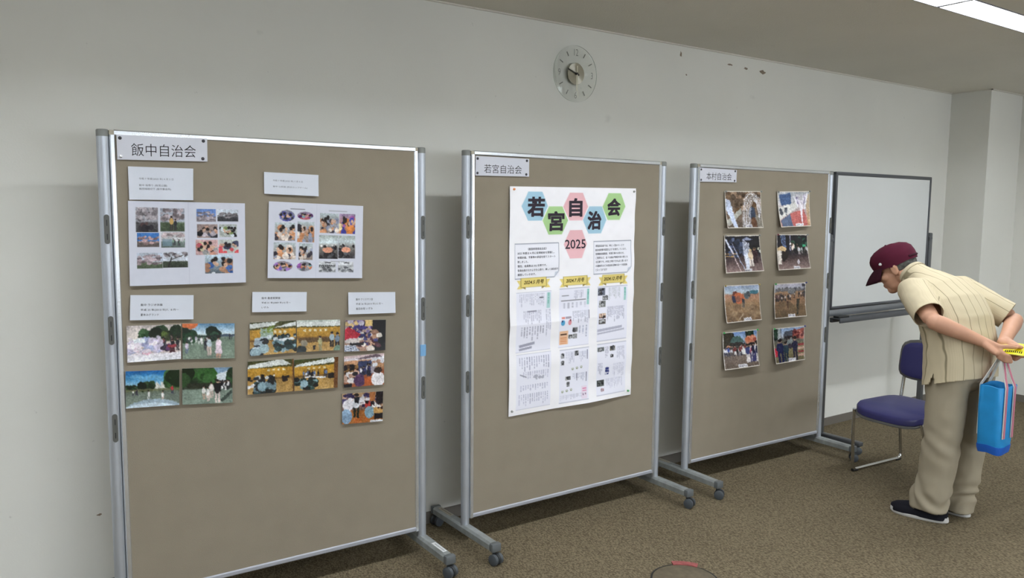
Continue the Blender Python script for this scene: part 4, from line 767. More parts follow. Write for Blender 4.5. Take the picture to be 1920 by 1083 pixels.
for i, (k_, (fn, lab)) in enumerate(QL.items()):
    s_, o = ph(k_, 84, 80, fn, lab, 40+i, lambda u, v, i=i: .002+.020*v**2.2*(1+.25*np.sin(i*2.1+u*2.5)))
    nm = ['top left', 'top right', 'second-row left', 'second-row right', 'third-row left', 'third-row right', 'bottom left', 'bottom right'][i]
    a, an, b_, bn_ = PCOL[k_]
    pin(s_, .03, .01, a, 'left corner of the %s photo on the farthest board' % nm, an); pin(s_, 1.0, .01, b_, 'right corner of the %s photo on the farthest board' % nm, bn_)

# ------------------------------------------------------------------ glass wall clock (half past nine)
ck = empty('wall_clock', (2.695, 3.333, 2.254), 0, 'round clear glass wall clock with a silver hub, above the middle board', 'clock')
g = bpy.data.materials.new('clock_glass'); g.use_nodes = True; nt = g.node_tree; nt.nodes.remove(nt.nodes['Principled BSDF'])
gl = nt.nodes.new('ShaderNodeBsdfGlossy'); gl.inputs['Roughness'].default_value = .05; gl.inputs['Color'].default_value = (.9, .95, .92, 1)
tr = nt.nodes.new('ShaderNodeBsdfTransparent'); tr.inputs['Color'].default_value = (.99, .99, .985, 1)
lw = nt.nodes.new('ShaderNodeLayerWeight'); lw.inputs['Blend'].default_value = .25; mx = nt.nodes.new('ShaderNodeMixShader')
nt.links.new(lw.outputs['Fresnel'], mx.inputs[0]); nt.links.new(tr.outputs[0], mx.inputs[1]); nt.links.new(gl.outputs[0], mx.inputs[2]); nt.links.new(mx.outputs[0], nt.nodes['Material Output'].inputs[0])
mb = MB(); mb.lathe([(.143, .0), (.146, .001), (.146, .004), (.143, .005)], (0, -.022, 0), (0, 1, 0), 72); mb.build('glass_disc', g, ck, True)
mb = MB(); mb.lathe([(.040, 0), (.040, .017)], (0, -.017, 0), (0, 1, 0), 40); mb.build('movement_housing', grey_pl, ck, True)
hub = mat('brushed_steel_disc', (176, 172, 158), .30, 1); hub.node_tree.nodes['Principled BSDF'].inputs['Anisotropic'].default_value = .85
tg = hub.node_tree.nodes.new('ShaderNodeTangent'); tg.direction_type = 'RADIAL'; tg.axis = 'Y'; hub.node_tree.links.new(tg.outputs[0], hub.node_tree.nodes['Principled BSDF'].inputs['Tangent'])
mb = MB(); mb.lathe([(.055, 0), (.056, .001), (.056, .003), (.054, .004)], (0, -.0265, 0), (0, 1, 0), 48); mb.build('hub_plate', hub, ck, True)
silver = mat('numeral_steel', (128, 128, 120), .35, .6)
def flat(pts, y0, y1):
    return MB().loft([[(x, y0, z) for x, z in pts], [(x, y1, z) for x, z in pts]])
for h in range(1, 13):
    a = PI/2-h*PI/6
    if h % 3:
        c_, s_ = math.cos(a), math.sin(a); q = []
        for r_, t_ in ((.100, -.0022), (.124, -.0022), (.124, .0022), (.100, .0022)): q.append((c_*r_-s_*t_, s_*r_+c_*t_))
        flat(q, -.0245, -.0222).build('hour_mark', silver, ck)
    else:
        v, f = text_mesh(str(h), -.01); ctr = (v.max(0)+v.min(0))/2; hh = .034/(v[:, 1].max()-v[:, 1].min()); m_ = MB()
        wsc = .75
        P = [(math.cos(a)*.110+(x-ctr[0])*hh*wsc, z_, math.sin(a)*.110+(y-ctr[1])*hh) for z_ in (-.0238,) for x, y in v]
        m_.add(P, f); m_.build('numeral', silver, ck)
hand_d = mat('hand_black', (30, 28, 24), .4); hand_w = mat('hand_pale_brass', (232, 228, 208), .4, .2)
def hand(ang, tail, length, wd, y, m_, name):
    c_, s_ = math.cos(ang), math.sin(ang); q = []
    for r_, t_ in ((-tail, -wd*.5), (length, -wd*.4), (length, wd*.4), (-tail, wd*.5)): q.append((c_*r_-s_*t_, s_*r_+c_*t_))
    flat(q, y-.0012, y).build(name, m_, ck)
hand(PI/2-2*PI*(9.5/12)-.08, .018, .062, .007, -.030, hand_d, 'hour_hand'); hand(-PI/2-.03, .040, .088, .0055, -.034, hand_w, 'minute_hand'); hand(-PI/2+.04, .030, .122, .0016, -.037, hand_w, 'second_hand')
MB().lathe([(.006, 0), (.006, .012), (.003, .013)], (0, -.0255, 0), (0, -1, 0), 20).build('centre_cap', hand_d, ck, True)

# ------------------------------------------------------------------ whiteboard on casters
wb = empty('whiteboard', (5.285, 3.08, 0), 0, 'grey framed mobile whiteboard, blank, behind the bending person', 'whiteboard')
hw = .595; z0, z1 = .905, 1.808
MB().rbox((-hw+.016, -.0075, z0+.012), (hw-.016, .0075, z1-.016), .002).build('writing_surface', wb_white, wb)
fr = MB(); fr.rbox((-hw, -.013, z1-.024), (hw, .013, z1), .006); fr.rbox((-hw, -.013, z0), (-hw+.022, .013, z1-.004), .006); fr.rbox((hw-.022, -.013, z0), (hw, .013, z1-.004), .006); fr.rbox((-hw, -.013, z0), (hw, .013, z0+.018), .006)
fr.build('frame', wb_grey, wb, True)
MB().rbox((-hw-.01, -.016, z0-.048), (hw+.01, .012, z0-.003), .005).build('bottom_rail', wb_silver, wb, True)
tr_ = MB(); tr_.rbox((-hw+.0, -.085, z0-.062), (hw, -.010, z0-.054), .003); tr_.rbox((-hw+.0, -.090, z0-.084), (hw, -.080, z0-.050), .004); tr_.rbox((-hw, -.03, z0-.085), (hw, -.012, z0-.06), .003)
tr_.build('pen_tray', wb_grey, wb, True)
MB().rbox((-hw+.01, -.072, z0-.054), (-hw+.13, -.030, z0-.040), .004).build('tray_cap', dark_pl, wb, True)
for sx in (-1, 1):
    x = sx*(hw+.030)
    MB().rbox((x-.019, -.019, .075), (x+.019, .019, 1.40), .008).build('post', foot_m if False else mat('post_grey', (98, 100, 102), .4, .4) if 'post_grey' not in MATS else MATS['post_grey'], wb, True)
    MB().tube([(x-sx*.03, 0, 1.36), (x+sx*.012, 0, 1.36)], [.020, .020], 20).build('pivot_knob', wb_grey, wb, True)
    MB().rbox((x-.024, -.30, .055), (x+.024, .225, .082), .006).build('foot', wb_grey, wb, True)
    for y in (-.27, .19): caster(wb, x, y, 1.0 if sx < 0 else .3)

# ------------------------------------------------------------------ sled-base chair
ch = empty('meeting_chair', (4.515, 2.39, 0), math.radians(86.3), 'blue vinyl meeting chair with chrome sled legs in front of the whiteboard', 'chair')
def arc(p, q, c, n=5):   # rounded corner q between p and c
    p, q, c = Vector(p), Vector(q), Vector(c); return [p*(1-t)**2+q*2*t*(1-t)+c*t*t for t in [i/n for i in range(n+1)]]
for sx in (-1, 1):
    x = sx*.222
    pts = [(x*.93, .245, .392)]+arc((x, .225, .30), (x, .225, .30), (x, .222, .22))+arc((x, .214, .05), (x, .212, .012), (x, .175, .012))+arc((x, -.225, .012), (x, -.268, .012), (x, -.262, .055))+[(x, -.225, .33), (x*.93, -.215, .385)]
    MB().tube(pts, .0095, 14).build('sled_leg', chrome, ch, True)
    for y in (.19, -.235): MB().tube([(x, y-.022, .009), (x, y+.022, .009)], .0105, 12).build('glide', dark_pl, ch, True)
    MB().tube([(x*.93, -.195, .375), (x*.93, -.21, .43), (x*.91, -.225, .56), (x*.9, -.228, .60)], .010, 14).build('back_upright', chrome, ch, True)
MB().tube([(-.206, -.215, .380), (.206, -.215, .380)], .008, 10).build('cross_tube', chrome, ch, True)
def pad(w_, d, t, crown, nx=14, ny=12, rad=.05):
    """rounded-corner cushion as top surface + underside; returns rings"""
    mb = MB(); out = []
    n = 40
    def rr(sc, z):
        ring = []
        for i in range(n):
            a = 2*PI*(i+.5)/n; e = 5.0
            c_, s_ = math.cos(a), math.sin(a); k = (abs(c_)**e+abs(s_)**e)**(-1/e)
            ring.append((c_*k*w_/2*sc, s_*k*d/2*sc, z))
        return ring
    mb.loft([rr(.93, -t), rr(1, -t+.006), rr(1, -.012), rr(.985, -.003), rr(.94, 0), rr(.75, crown*.6), rr(.4, crown), rr(.02, crown)])
    return mb
def pose(mb, fn): mb.v = [tuple(fn(Vector(v))) for v in mb.v]; return mb
def seatf(v):
    x, y, z = v; return Vector((x, y+.045, .428+z-.016*math.cos(x*7)*0-.030*max(0, (y-.12)/.11)**2+.008*(x/.22)**2))
pose(pad(.445, .455, .040, .004), seatf).build('seat', seat_blue, ch, True)
pose(pad(.455, .463, .012, 0), lambda v: seatf(v)-Vector((0, 0, .036))).build('seat_shell', seat_edge, ch, True)
def backf(v, off=0):   # v.x across, v.y up the back, v.z towards the sitter
    x, y, z = v; zz = z+off; return Vector((x, -.205+zz-.035*(y+.12)/.24+.020*(x/.2)**2, .655+y))
pose(pad(.415, .215, .022, .004), lambda v: backf(v, .022)).build('backrest', seat_blue, ch, True)
pose(pad(.447, .247, .016, 0), lambda v: backf(v, .008)).build('back_shell', seat_edge, ch, True)

# ------------------------------------------------------------------ round floor outlet cover with red tape
fb = empty('floor_outlet_cover', (2.425, 2.20, 0), 0, 'round floor outlet cover with worn red tape at the bottom edge of the picture', 'floor outlet')
MB().lathe([(.135, 0), (.134, .005), (.122, .009), (.02, .010), (.0, .010)], (0, 0, 0), (0, 0, 1), 48).build('lid', mat('lid_carpet_grey', (98, 88, 70), .8, bump=.4, bscale=300, var=.2, vscale=40), fb, True)
MB().lathe([(.142, 0), (.142, .004), (.135, .005), (.135, 0)], (0, 0, 0), (0, 0, 1), 48).build('rim', dark_pl, fb)
tp = MB(); R_in, R_out = .128, .162
ring = [(math.cos(a)*r_, math.sin(a)*r_) for r_, aa in ((R_in, np.linspace(.35, 1.15, 9)), (R_out, np.linspace(1.12, .40, 9))) for a in aa]
tp.loft([[(x, y, .0045) for x, y in ring], [(x, y, .0105) for x, y in ring]]); tp.build('red_tape', mat('worn_red_tape', (150, 78, 76), .7, var=.25, vscale=50), fb)

# ------------------------------------------------------------------ the bending person (local axes: x right, y forward, z up)
PO, PR = Vector((4.07, 1.97, 0)), math.radians(-10)
man = empty('person', PO, PR, 'person in a maroon cap, striped cream shirt and khaki trousers, bending forward, hands behind back', 'person')
def ering(c, t, lat, a, b, n=28, e=2.0):
    """elliptic ring at c, normal t, half-widths a along lat and b across"""
    t = Vector(t).normalized(); x = (Vector(lat)-t*Vector(lat).dot(t)).normalized(); y = t.cross(x); out = []
    for i in range(n):
        q = 2*PI*i/n; cx, sy = math.cos(q), math.sin(q); k = (abs(cx)**e+abs(sy)**e)**(-1/e) if e != 2 else 1
        out.append(Vector(c)+x*(cx*k*a)+y*(sy*k*b))
    return out
def limb(mb, pts, lat=(1, 0, 0), n=24, cap=True, e=2.0):
    """pts: [(centre, a, b)] tapered limb with rounded ends"""
    P = [Vector(p[0]) for p in pts]; rings = []
    for i, (c, a, b) in enumerate(pts):
        t = P[min(i+1, len(P)-1)]-P[max(i-1, 0)]
        if i == 0 and cap:
            t0 = (P[1]-P[0]).normalized()
            for k, s_ in ((.75, .25), (.5, .66)): rings.append(ering(P[0]-t0*min(a, b)*k, t0, lat, a*s_ if s_ > .3 else a*s_, b*s_, n, e))
        rings.append(ering(c, t, lat, a, b, n, e))
        if i == len(P)-1 and cap:
            t1 = (P[-1]-P[-2]).normalized()
            for k, s_ in ((.5, .66), (.75, .25)): rings.append(ering(P[-1]+t1*min(a, b)*k, t1, lat, a*s_, b*s_, n, e))
    mb.loft(rings); return mb
def remesh(mb, vox, smooth=2, fn=None, name='m'):
    me = mb.mesh(name); o = bpy.data.objects.new('tmp', me); C.objects.link(o)
    m = o.modifiers.new('r', 'REMESH'); m.mode = 'VOXEL'; m.voxel_size = vox; m.use_smooth_shade = True
    if smooth: q = o.modifiers.new('s', 'SMOOTH'); q.factor = .6; q.iterations = smooth
    r = bpy.data.meshes.new_from_object(o.evaluated_get(bpy.context.evaluated_depsgraph_get())); bpy.data.objects.remove(o)
    if fn:
        N = [Vector(v.normal) for v in r.vertices]
        for v, n_ in zip(r.vertices, N): v.co = fn(v.co.copy(), n_)
    r.name = name; return r
def finish(me, m, name, parent):
    me.materials.clear(); me.materials.append(m); me.polygons.foreach_set('use_smooth', [True]*len(me.polygons))
    o = bpy.data.objects.new(name, me); C.objects.link(o); o.parent = parent; return o
def cut(me, c, n, rad=9, axr=9):
    """removes faces beyond plane (c, n) within rad of c -> open cuff or hem"""
    c = Vector(c); n = Vector(n).normalized(); bm = bmesh.new(); bm.from_mesh(me)
    near = [f for f in bm.faces if (f.calc_center_median()-c).length < rad]
    geom = list({v for f in near for v in f.verts})+list({e_ for f in near for e_ in f.edges})+near
    bmesh.ops.bisect_plane(bm, geom=geom, plane_co=c, plane_no=n, clear_outer=False)
    def off(f): q = f.calc_center_median()-c; return q.dot(n), (q-n*q.dot(n)).length, q.length
    dele = [f for f in bm.faces if off(f)[0] > 1e-5 and off(f)[2] < rad and off(f)[1] < axr]
    bmesh.ops.delete(bm, geom=dele, context='FACES'); bm.to_mesh(me); bm.free(); return me

# head frame
HC = Vector((-.015, .345, 1.245)); HM = Matrix.Rotation(math.radians(26), 4, 'Z') @ Matrix.Rotation(math.radians(-30), 4, 'X')
HT = Matrix.Translation(HC) @ HM
def hd(mb):  # head-local MB -> person space
    mb.v = [tuple(HT @ Vector(v)) for v in mb.v]; return mb
head = MB()
head.ell((0, -.012, .032), (.076, .094, .086), nu=28, nv=18); head.ell((0, .028, -.030), (.060, .066, .078), nu=24, nv=16)
head.ell((0, .060, -.092), (.030, .030, .024)); head.ell((0, .030, -.072), (.052, .052, .040))
head.loft([ering((0, .088, .018), (0, .2, -1), (1, 0, 0), .010, .010, 12), ering((0, .102, -.012), (0, .3, -1), (1, 0, 0), .013, .014, 12), ering((0, .106, -.026), (0, 0, -1), (1, 0, 0), .017, .015, 12), ering((0, .092, -.034), (0, 0, -1), (1, 0, 0), .014, .008, 12)])
head.ell((0, .082, .026), (.052, .016, .012)); head.ell((0, .087, -.058), (.024, .012, .007)); head.ell((0, .085, -.069), (.021, .011, .007))
for sx in (-1, 1):
    head.ell((sx*.042, .060, -.022), (.022, .022, .022)); head.ell((sx*.079, -.010, -.006), (.008, .019, .032)); head.ell((sx*.082, -.018, .004), (.010, .012, .018))
hd(head)
body = MB(); body.v += head.v; body.f += head.f; body.mi += head.mi
limb(body, [((-.005, .17, 1.175), .062, .060), ((-.008, .24, 1.205), .056, .056), ((-.012, .30, 1.225), .055, .055)])
# hidden trunk and legs
limb(body, [((0, -.04, .80), .145, .10), ((0, -.045, .92), .145, .10), ((0, -.015, 1.03), .150, .10), ((0, .05, 1.12), .150, .085), ((0, .12, 1.16), .09, .06)])
LA = dict(sh=(-.175, .10, 1.145), el=(-.270, -.085, 1.030), wr=(-.060, -.198, .934)); RA = dict(sh=(.180, .10, 1.145), el=(.293, -.115, 1.012), wr=(.085, -.205, .926))
for A_ in (LA, RA):
    s_, e_, w_ = (Vector(A_[k]) for k in ('sh', 'el', 'wr')); lat = (e_-s_).cross(w_-e_)
    limb(body, [(s_, .047, .047), (s_.lerp(e_, .5), .043, .045), (s_.lerp(e_, .9), .038, .040)], lat)
    limb(body, [(e_, .039, .038), (e_.lerp(w_, .22), .041, .040), (e_.lerp(w_, .6), .034, .032), (w_, .024, .029), (w_+(w_-e_).normalized()*.02, .023, .030)], lat)
for sx in (-1, 1): limb(body, [((sx*.09, -.04, .80), .07, .075), ((sx*.095, -.045, .42), .05, .055), ((sx*.095, -.02, .09), .034, .038)])
def finger(pts, r): limb(body, [(p, rr_, rr_) for p, rr_ in zip(pts, r)], (0, 0, 1), 10)
def V(*a): return Vector(a)
# booklet frame, used to close the hands on it
BO = Vector((.012, -.228, .900)); BA = Vector((.42, -.905, 0)).normalized(); BD = Vector((.905, .42, 0)).normalized()
def bk(a, d, z): return BO+BA*a+BD*d+Vector((0, 0, z))
# left hand: palm behind the near edge of the booklet, thumb on top, four fingers curled below
lw_ = Vector(LA['wr']); kn = bk(.005, -.055, -.012)
limb(body, [(lw_, .022, .031), (lw_.lerp(kn, .45), .019, .038), (lw_.lerp(kn, .85), .017, .041), (kn, .014, .038)], (0, 0, 1))
finger([lw_.lerp(kn, .25)+V(0, 0, .016), bk(.010, -.050, .018), bk(.042, -.030, .020), bk(.072, -.012, .017)], [.015, .0135, .011, .009])
for k, (z, L) in enumerate(((-.004, .060), (-.016, .066), (-.029, .060), (-.041, .048))):
    b0 = kn+V(0, 0, .020+z*.85)+BA*.004; finger([b0, bk(.035, -.060+.004*k, -.016-.010*k), bk(.052+.002*k, -.040+.006*k, -.024-.009*k), bk(.046, -.016+.004*k, -.026-.007*k)], [.0115, .0105, .0095, .0085])
# right hand: comes down from the far side, palm up under the booklet
rw_ = Vector(RA['wr']); pk = bk(.085, .025, -.022)
limb(body, [(rw_, .024, .030), (rw_.lerp(pk, .5), .021, .036), (pk, .016, .040)], (BD))
finger([rw_.lerp(pk, .35)+V(0, 0, .012), bk(.050, .035, .014), bk(.078, .012, .019), bk(.095, -.012, .021)], [.015, .013, .011, .009])
for k in range(4):
    d = .045-.021*k; L = (.056, .068, .072, .060)[k]; finger([bk(.090, d*.9+.0, -.020), bk(.118, d, -.018+.004), bk(.118+L*.45, d-.004, -.006), bk(.114+L*.85, d-.006, .004)], [.0115, .0105, .0095, .0085])
bo = finish(remesh(body, .0042, 2, name='body'), skin, 'body', man)
# eyes
for sx in (-1, 1):
    e_ = MB(); e_.ell((sx*.030, .077, .006), (.011, .010, .008), nu=14, nv=10); hd(e_); e_.build('eye', mat('eye_dark', (40, 30, 28), .2) if 'eye_dark' not in MATS else MATS['eye_dark'], man, True)
# hair below the cap
hr = MB(); hr.ell((0, -.022, .010), (.0815, .092, .075), nu=32, nv=20)
hme = remesh(hd(hr), .005, 1, lambda p, n_: p+n_*(.004*noise.noise(p*70)), 'hair')
Hi = HT.inverted()
bm = bmesh.new(); bm.from_mesh(hme)
def hair_keep(p):
    q = Hi @ p; return q.z < .055 and q.z > -.052+.5*max(0, q.y+.03) and q.y < -.016 and not (abs(q.x) > .05 and q.y > -.008 and q.z < .02 and abs(q.y+.008) < .024)
bmesh.ops.delete(bm, geom=[f for f in bm.faces if not hair_keep(f.calc_center_median())], context='FACES'); bm.to_mesh(hme); bm.free()
finish(hme, hair_m, 'hair', man)
# cap: six-panel crown, brim, rear strap, small badge
n = 36; rings = []
for z, sc, lift in ((.022, 1.0, 0), (.040, 1.03, 0), (.062, 1.04, 0), (.085, 1.0, .0), (.106, .86, 0), (.122, .62, 0), (.130, .34, 0), (.133, .05, 0)):
    ring = []
    for i in range(n):
        a = 2*PI*i/n; seam = 1-.012*max(0, math.cos(6*(a-PI/2)))**8*1
        x, y = math.cos(a)*.088*sc*seam, math.sin(a)*.112*sc*seam-.010
        zz = z+.010*(math.sin(a))*(1 if z < .07 else .2)-(.012*(1-abs(math.sin(a))) if z < .03 else 0)+.004*noise.noise(Vector((x*30, y*30, z*30)))
        ring.append((x, y, zz))
    rings.append(ring)
cp = MB(); cp.loft([[(x*.965, y*.965-.0003, z+.002) for x, y, z in r_] for r_ in rings[:1]]+rings, caps=False); cp.f.append(tuple(range(len(cp.v)-n, len(cp.v)))); cp.mi.append(0)
capo = hd(cp).build('cap', cap_m, man, True)
sd = capo.modifiers.new('t', 'SOLIDIFY'); sd.thickness = .0025; sd.offset = 0
br = MB(); top = []; bot = []
for i in range(17):
    a = -1.18+2.36*i/16; sx, cy = math.sin(a), math.cos(a)
    for k in range(7):
        t = k/6; inn = Vector((.086*sx, .104*cy-.008, .030+.009*cy)); r_ = t*(.082*cy**.55 if cy > 0 else 0)
        p = Vector((inn.x*(1-.05*t), inn.y+r_, inn.z-.028*t-.028*t*t-.35*(inn.x**2)*4*t)); top.append(p)
for j in range(16):
    for k in range(6):
        a0 = j*7+k; br.f.append((a0, a0+1, a0+8, a0+7)); br.mi.append(0)
br.v = [tuple(v) for v in top]; brim = hd(br).build('brim', cap_dark, capo, True); sd = brim.modifiers.new('t', 'SOLIDIFY'); sd.thickness = .004; sd.offset = 0
band = MB(); band.tube([HT @ Vector((math.cos(a)*.090, math.sin(a)*.115-.010, .034+.008*math.sin(a))) for a in np.linspace(-PI*.72, -PI*.28, 14)], .006, 8); band.build('rear_strap', cap_dark, capo, True)
bd = MB(); bd.ell((-.082, .035, .050), (.004, .013, .008), nu=12, nv=8); hd(bd).build('badge', tag_white, capo, True)
MB().ell(HT @ Vector((0, -.010, .134)), (.006, .006, .004), nu=10, nv=6).build('top_button', cap_dark, capo, True)

# shirt: trunk and short sleeves in one cloth surface, open at hem, cuffs and collar
sm = bpy.data.materials.new('striped_cream_cloth'); sm.use_nodes = True; nt = sm.node_tree; b = nt.nodes['Principled BSDF']; b.inputs['Roughness'].default_value = .85; b.inputs['Specular IOR Level'].default_value = .2
at = nt.nodes.new('ShaderNodeAttribute'); at.attribute_name = 'stripe'; sp = nt.nodes.new('ShaderNodeMath'); sp.operation = 'PINGPONG'; sp.inputs[1].default_value = .5
nt.links.new(at.outputs['Fac'], sp.inputs[0]); mr = nt.nodes.new('ShaderNodeMapRange'); mr.inputs[1].default_value = .018; mr.inputs[2].default_value = .05; mr.inputs[3].default_value = 0; mr.inputs[4].default_value = 1
nt.links.new(sp.outputs[0], mr.inputs[0]); mx = nt.nodes.new('ShaderNodeMix'); mx.data_type = 'RGBA'; mx.inputs[6].default_value = lin((146, 135, 110)); mx.inputs[7].default_value = lin((200, 187, 158))
sp2 = nt.nodes.new('ShaderNodeMath'); sp2.operation = 'MULTIPLY'; sp2.inputs[1].default_value = 14; sp3 = nt.nodes.new('ShaderNodeMath'); sp3.operation = 'PINGPONG'; sp3.inputs[1].default_value = 1
nt.links.new(at.outputs['Fac'], sp2.inputs[0]); nt.links.new(sp2.outputs[0], sp3.inputs[0]); m4 = nt.nodes.new('ShaderNodeMapRange'); m4.inputs[3].default_value = .965; m4.inputs[4].default_value = 1.03; nt.links.new(sp3.outputs[0], m4.inputs[0])
nt.links.new(mr.outputs[0], mx.inputs[0]); vm = nt.nodes.new('ShaderNodeVectorMath'); vm.operation = 'SCALE'; nt.links.new(mx.outputs[2], vm.inputs[0]); nt.links.new(m4.outputs[0], vm.inputs['Scale']); nt.links.new(vm.outputs[0], b.inputs['Base Color'])
shirt = MB()
SP = [((0, -.052, .640), .200, .135), ((0, -.052, .70), .200, .135), ((0, -.050, .80), .192, .132), ((0, -.040, .90), .188, .136), ((0, -.010, 1.00), .190, .140), ((0, .030, 1.075), .194, .130), ((0, .085, 1.135), .176, .106), ((-.002, .150, 1.180), .120, .080), ((-.006, .215, 1.212), .072, .066), ((-.010, .262, 1.232), .068, .064)]
limb(shirt, SP, n=36, cap=False, e=2.3)
CUFF = []
for A_, k_ in ((LA, .80), (RA, .86)):
    s_, e_ = Vector(A_['sh']), Vector(A_['el']); d = (e_-s_).normalized(); c_ = s_.lerp(e_, k_); CUFF.append((c_, d))
    lat = Vector((0, -.4, 1)); inn = s_+Vector((-.55*s_.x, .0, .0))
    limb(shirt, [(inn, .070, .075), (s_-d*.01, .075, .076), (s_.lerp(e_, .40), .074, .074), (s_.lerp(e_, k_+.06), .072, .070)], lat, cap=False)
def cloth(p, n_):
    d = .0035*noise.noise(p*9)+.0022*noise.noise(p*24)
    t = (p.z-.70)/.5; d += .0045*math.sin(p.x*38+p.z*9+3*noise.noise(p*4))*max(0, 1-abs(p.z-.84)/.14)     # soft vertical folds above the hem
    return p+n_*d
sme = remesh(shirt, .0075, 3, cloth, 'shirt')
cut(sme, (0, -.05, .712), (0, -.30, -1)); 
for c_, d in CUFF: cut(sme, c_, d, .125, .086)
cut(sme, (-.008, .248, 1.225), (0, .82, .50), .13)
# slit at the left side seam
bm = bmesh.new(); bm.from_mesh(sme); bmesh.ops.delete(bm, geom=[f for f in bm.faces if f.calc_center_median().x < -.12 and f.calc_center_median().z < .765 and abs(f.calc_center_median().y+.045) < (.765-f.calc_center_median().z)*.28], context='FACES'); bm.to_mesh(sme); bm.free()
a_ = sme.attributes.new('stripe', 'FLOAT', 'POINT'); vals = []
for v in sme.vertices:
    p = v.co; val = p.x/.052+.5
    for c_, d in CUFF:
        # on the sleeves the stripes run with the sleeve
        side = 1 if c_.x > 0 else -1
        ax = c_-d*min(.17, max(0, (c_-p).dot(d))); 
        if side*p.x > .13 and (p-ax).length < .088 and p.z > .95:
            q = p-c_; lat = Vector((0, .7, .7)); lat = (lat-d*lat.dot(d)).normalized(); val = q.dot(lat)/.05+.5
    vals.append(val)
a_.data.foreach_set('value', vals)
so = finish(sme, sm, 'shirt', man); sd = so.modifiers.new('t', 'SOLIDIFY'); sd.thickness = .003; sd.offset = -1
# shirt collar
col = MB(); rr_ = []
for k, (dy, a, b_) in enumerate(((0, .070, .066), (.022, .066, .062), (.024, .070, .066), (.002, .077, .073))): rr_.append(ering((-.009, .238+dy*.82, 1.222+dy*.5), (0, .82, .5), (1, 0, 0), a, b_, 28))
col.loft(rr_, caps=False); co = col.build('collar', mat('collar_cream', (197, 184, 155), .85), so, True); sd = co.modifiers.new('t', 'SOLIDIFY'); sd.thickness = .003

# trousers
tr_ = MB()
limb(tr_, [((0, -.045, .86), .160, .118), ((0, -.045, .80), .172, .130), ((0, -.048, .74), .172, .128)], n=32)
limb(tr_, [((-.085, -.050, .76), .092, .112), ((-.092, -.050, .62), .088, .098), ((-.098, -.048, .42), .082, .088), ((-.102, -.025, .22), .080, .086), ((-.105, -.002, .12), .082, .090), ((-.108, -.004, .052), .082, .088)], cap=False)
limb(tr_, [((.085, -.050, .76), .092, .112), ((.092, -.052, .62), .086, .098), ((.096, -.048, .42), .080, .088), ((.096, -.030, .22), .078, .084), ((.096, -.012, .12), .080, .086), ((.094, -.004, .024), .080, .092)], cap=False)
def tcloth(p, n_):
    d = .005*noise.noise(p*7)+.003*noise.noise(p*19)
    lo = max(0, 1-abs(p.z-.12)/.13); sgn = 1 if p.x > 0 else -1
    d += lo*.008*math.sin(p.z*72+p.y*40*sgn+sgn*2+6*noise.noise(p*7))            # rucks over the shoe
    d += max(0, 1-abs(p.z-.40)/.10)*.004*math.sin(p.z*60-p.y*50+sgn)             # knee creases
    return p+n_*d
tme = remesh(tr_, .0075, 2, tcloth, 'trousers'); 
bm = bmesh.new(); bm.from_mesh(tme)
bmesh.ops.delete(bm, geom=[f for f in bm.faces if f.normal.z < -.75 and f.calc_center_median().z < .075], context='FACES'); bm.to_mesh(tme); bm.free()
to = finish(tme, trouser, 'trousers', man); sd = to.modifiers.new('t', 'SOLIDIFY'); sd.thickness = .0025; sd.offset = -1

# shoes
def shoe(x, y, ang):
    M = Matrix.Translation((x, y, 0)) @ Matrix.Rotation(ang, 4, 'Z'); out = []
    def outline(sc, z, n=40, toe=0):
        r_ = []
        for i in range(n):
            a = 2*PI*i/n; yy = math.sin(a); w_ = .048+.007*yy-.006*max(0, -yy)
            k = (abs(math.cos(a))**2.7+abs(yy)**2.7)**(-1/2.7); r_.append(M @ Vector((math.cos(a)*k*w_*sc*.92-.006*max(0, yy)**2*math.copysign(1, x), yy*k*.138*sc, z+toe*max(0, yy)**4)))
        return r_
    s_ = MB(); s_.loft([outline(.93, .0), outline(.99, .005, toe=.004), outline(1.0, .012, toe=.006), outline(.985, .028, toe=.004), outline(.95, .031, toe=.002)])
    so_ = s_.build('shoe_sole', sole_m, man, True)
    u = MB(); rings = []
    for t in np.linspace(0, 1, 13):      # cross sections heel -> toe
        y_ = -.131+.264*t; w_ = .0455*max(.05, 1-abs(2*t-1)**4.5)**.42
        hgt = .074 if t < .40 else .074-.038*((t-.40)/.60)**1.1
        hgt = max(.018, hgt*(1 if 0 < t < 1 else .75)); w_ *= (.93+.12*t if t < .8 else 1.0)
        rings.append([M @ Vector((math.cos(a)*w_, y_, .020+max(0, math.sin(a))**.9*hgt*.92-(.006 if math.sin(a) < 0 else 0))) for a in [2*PI*k/20 for k in range(20)]])
    u.loft(rings); u.build('shoe_upper', shoe_m, man, True)
shoe(-.128, .034, math.radians(23.5)); shoe(.084, .050, math.radians(4))
# socks close the gap between trousers and shoe
for sx in (-1, 1): limb(MB(), [((sx*.098, -.035, .16), .035, .040), ((sx*.104, -.02, .07), .036, .046)]).build('sock', mat('sock_grey', (120, 118, 114), .9) if 'sock_grey' not in MATS else MATS['sock_grey'], man, True)

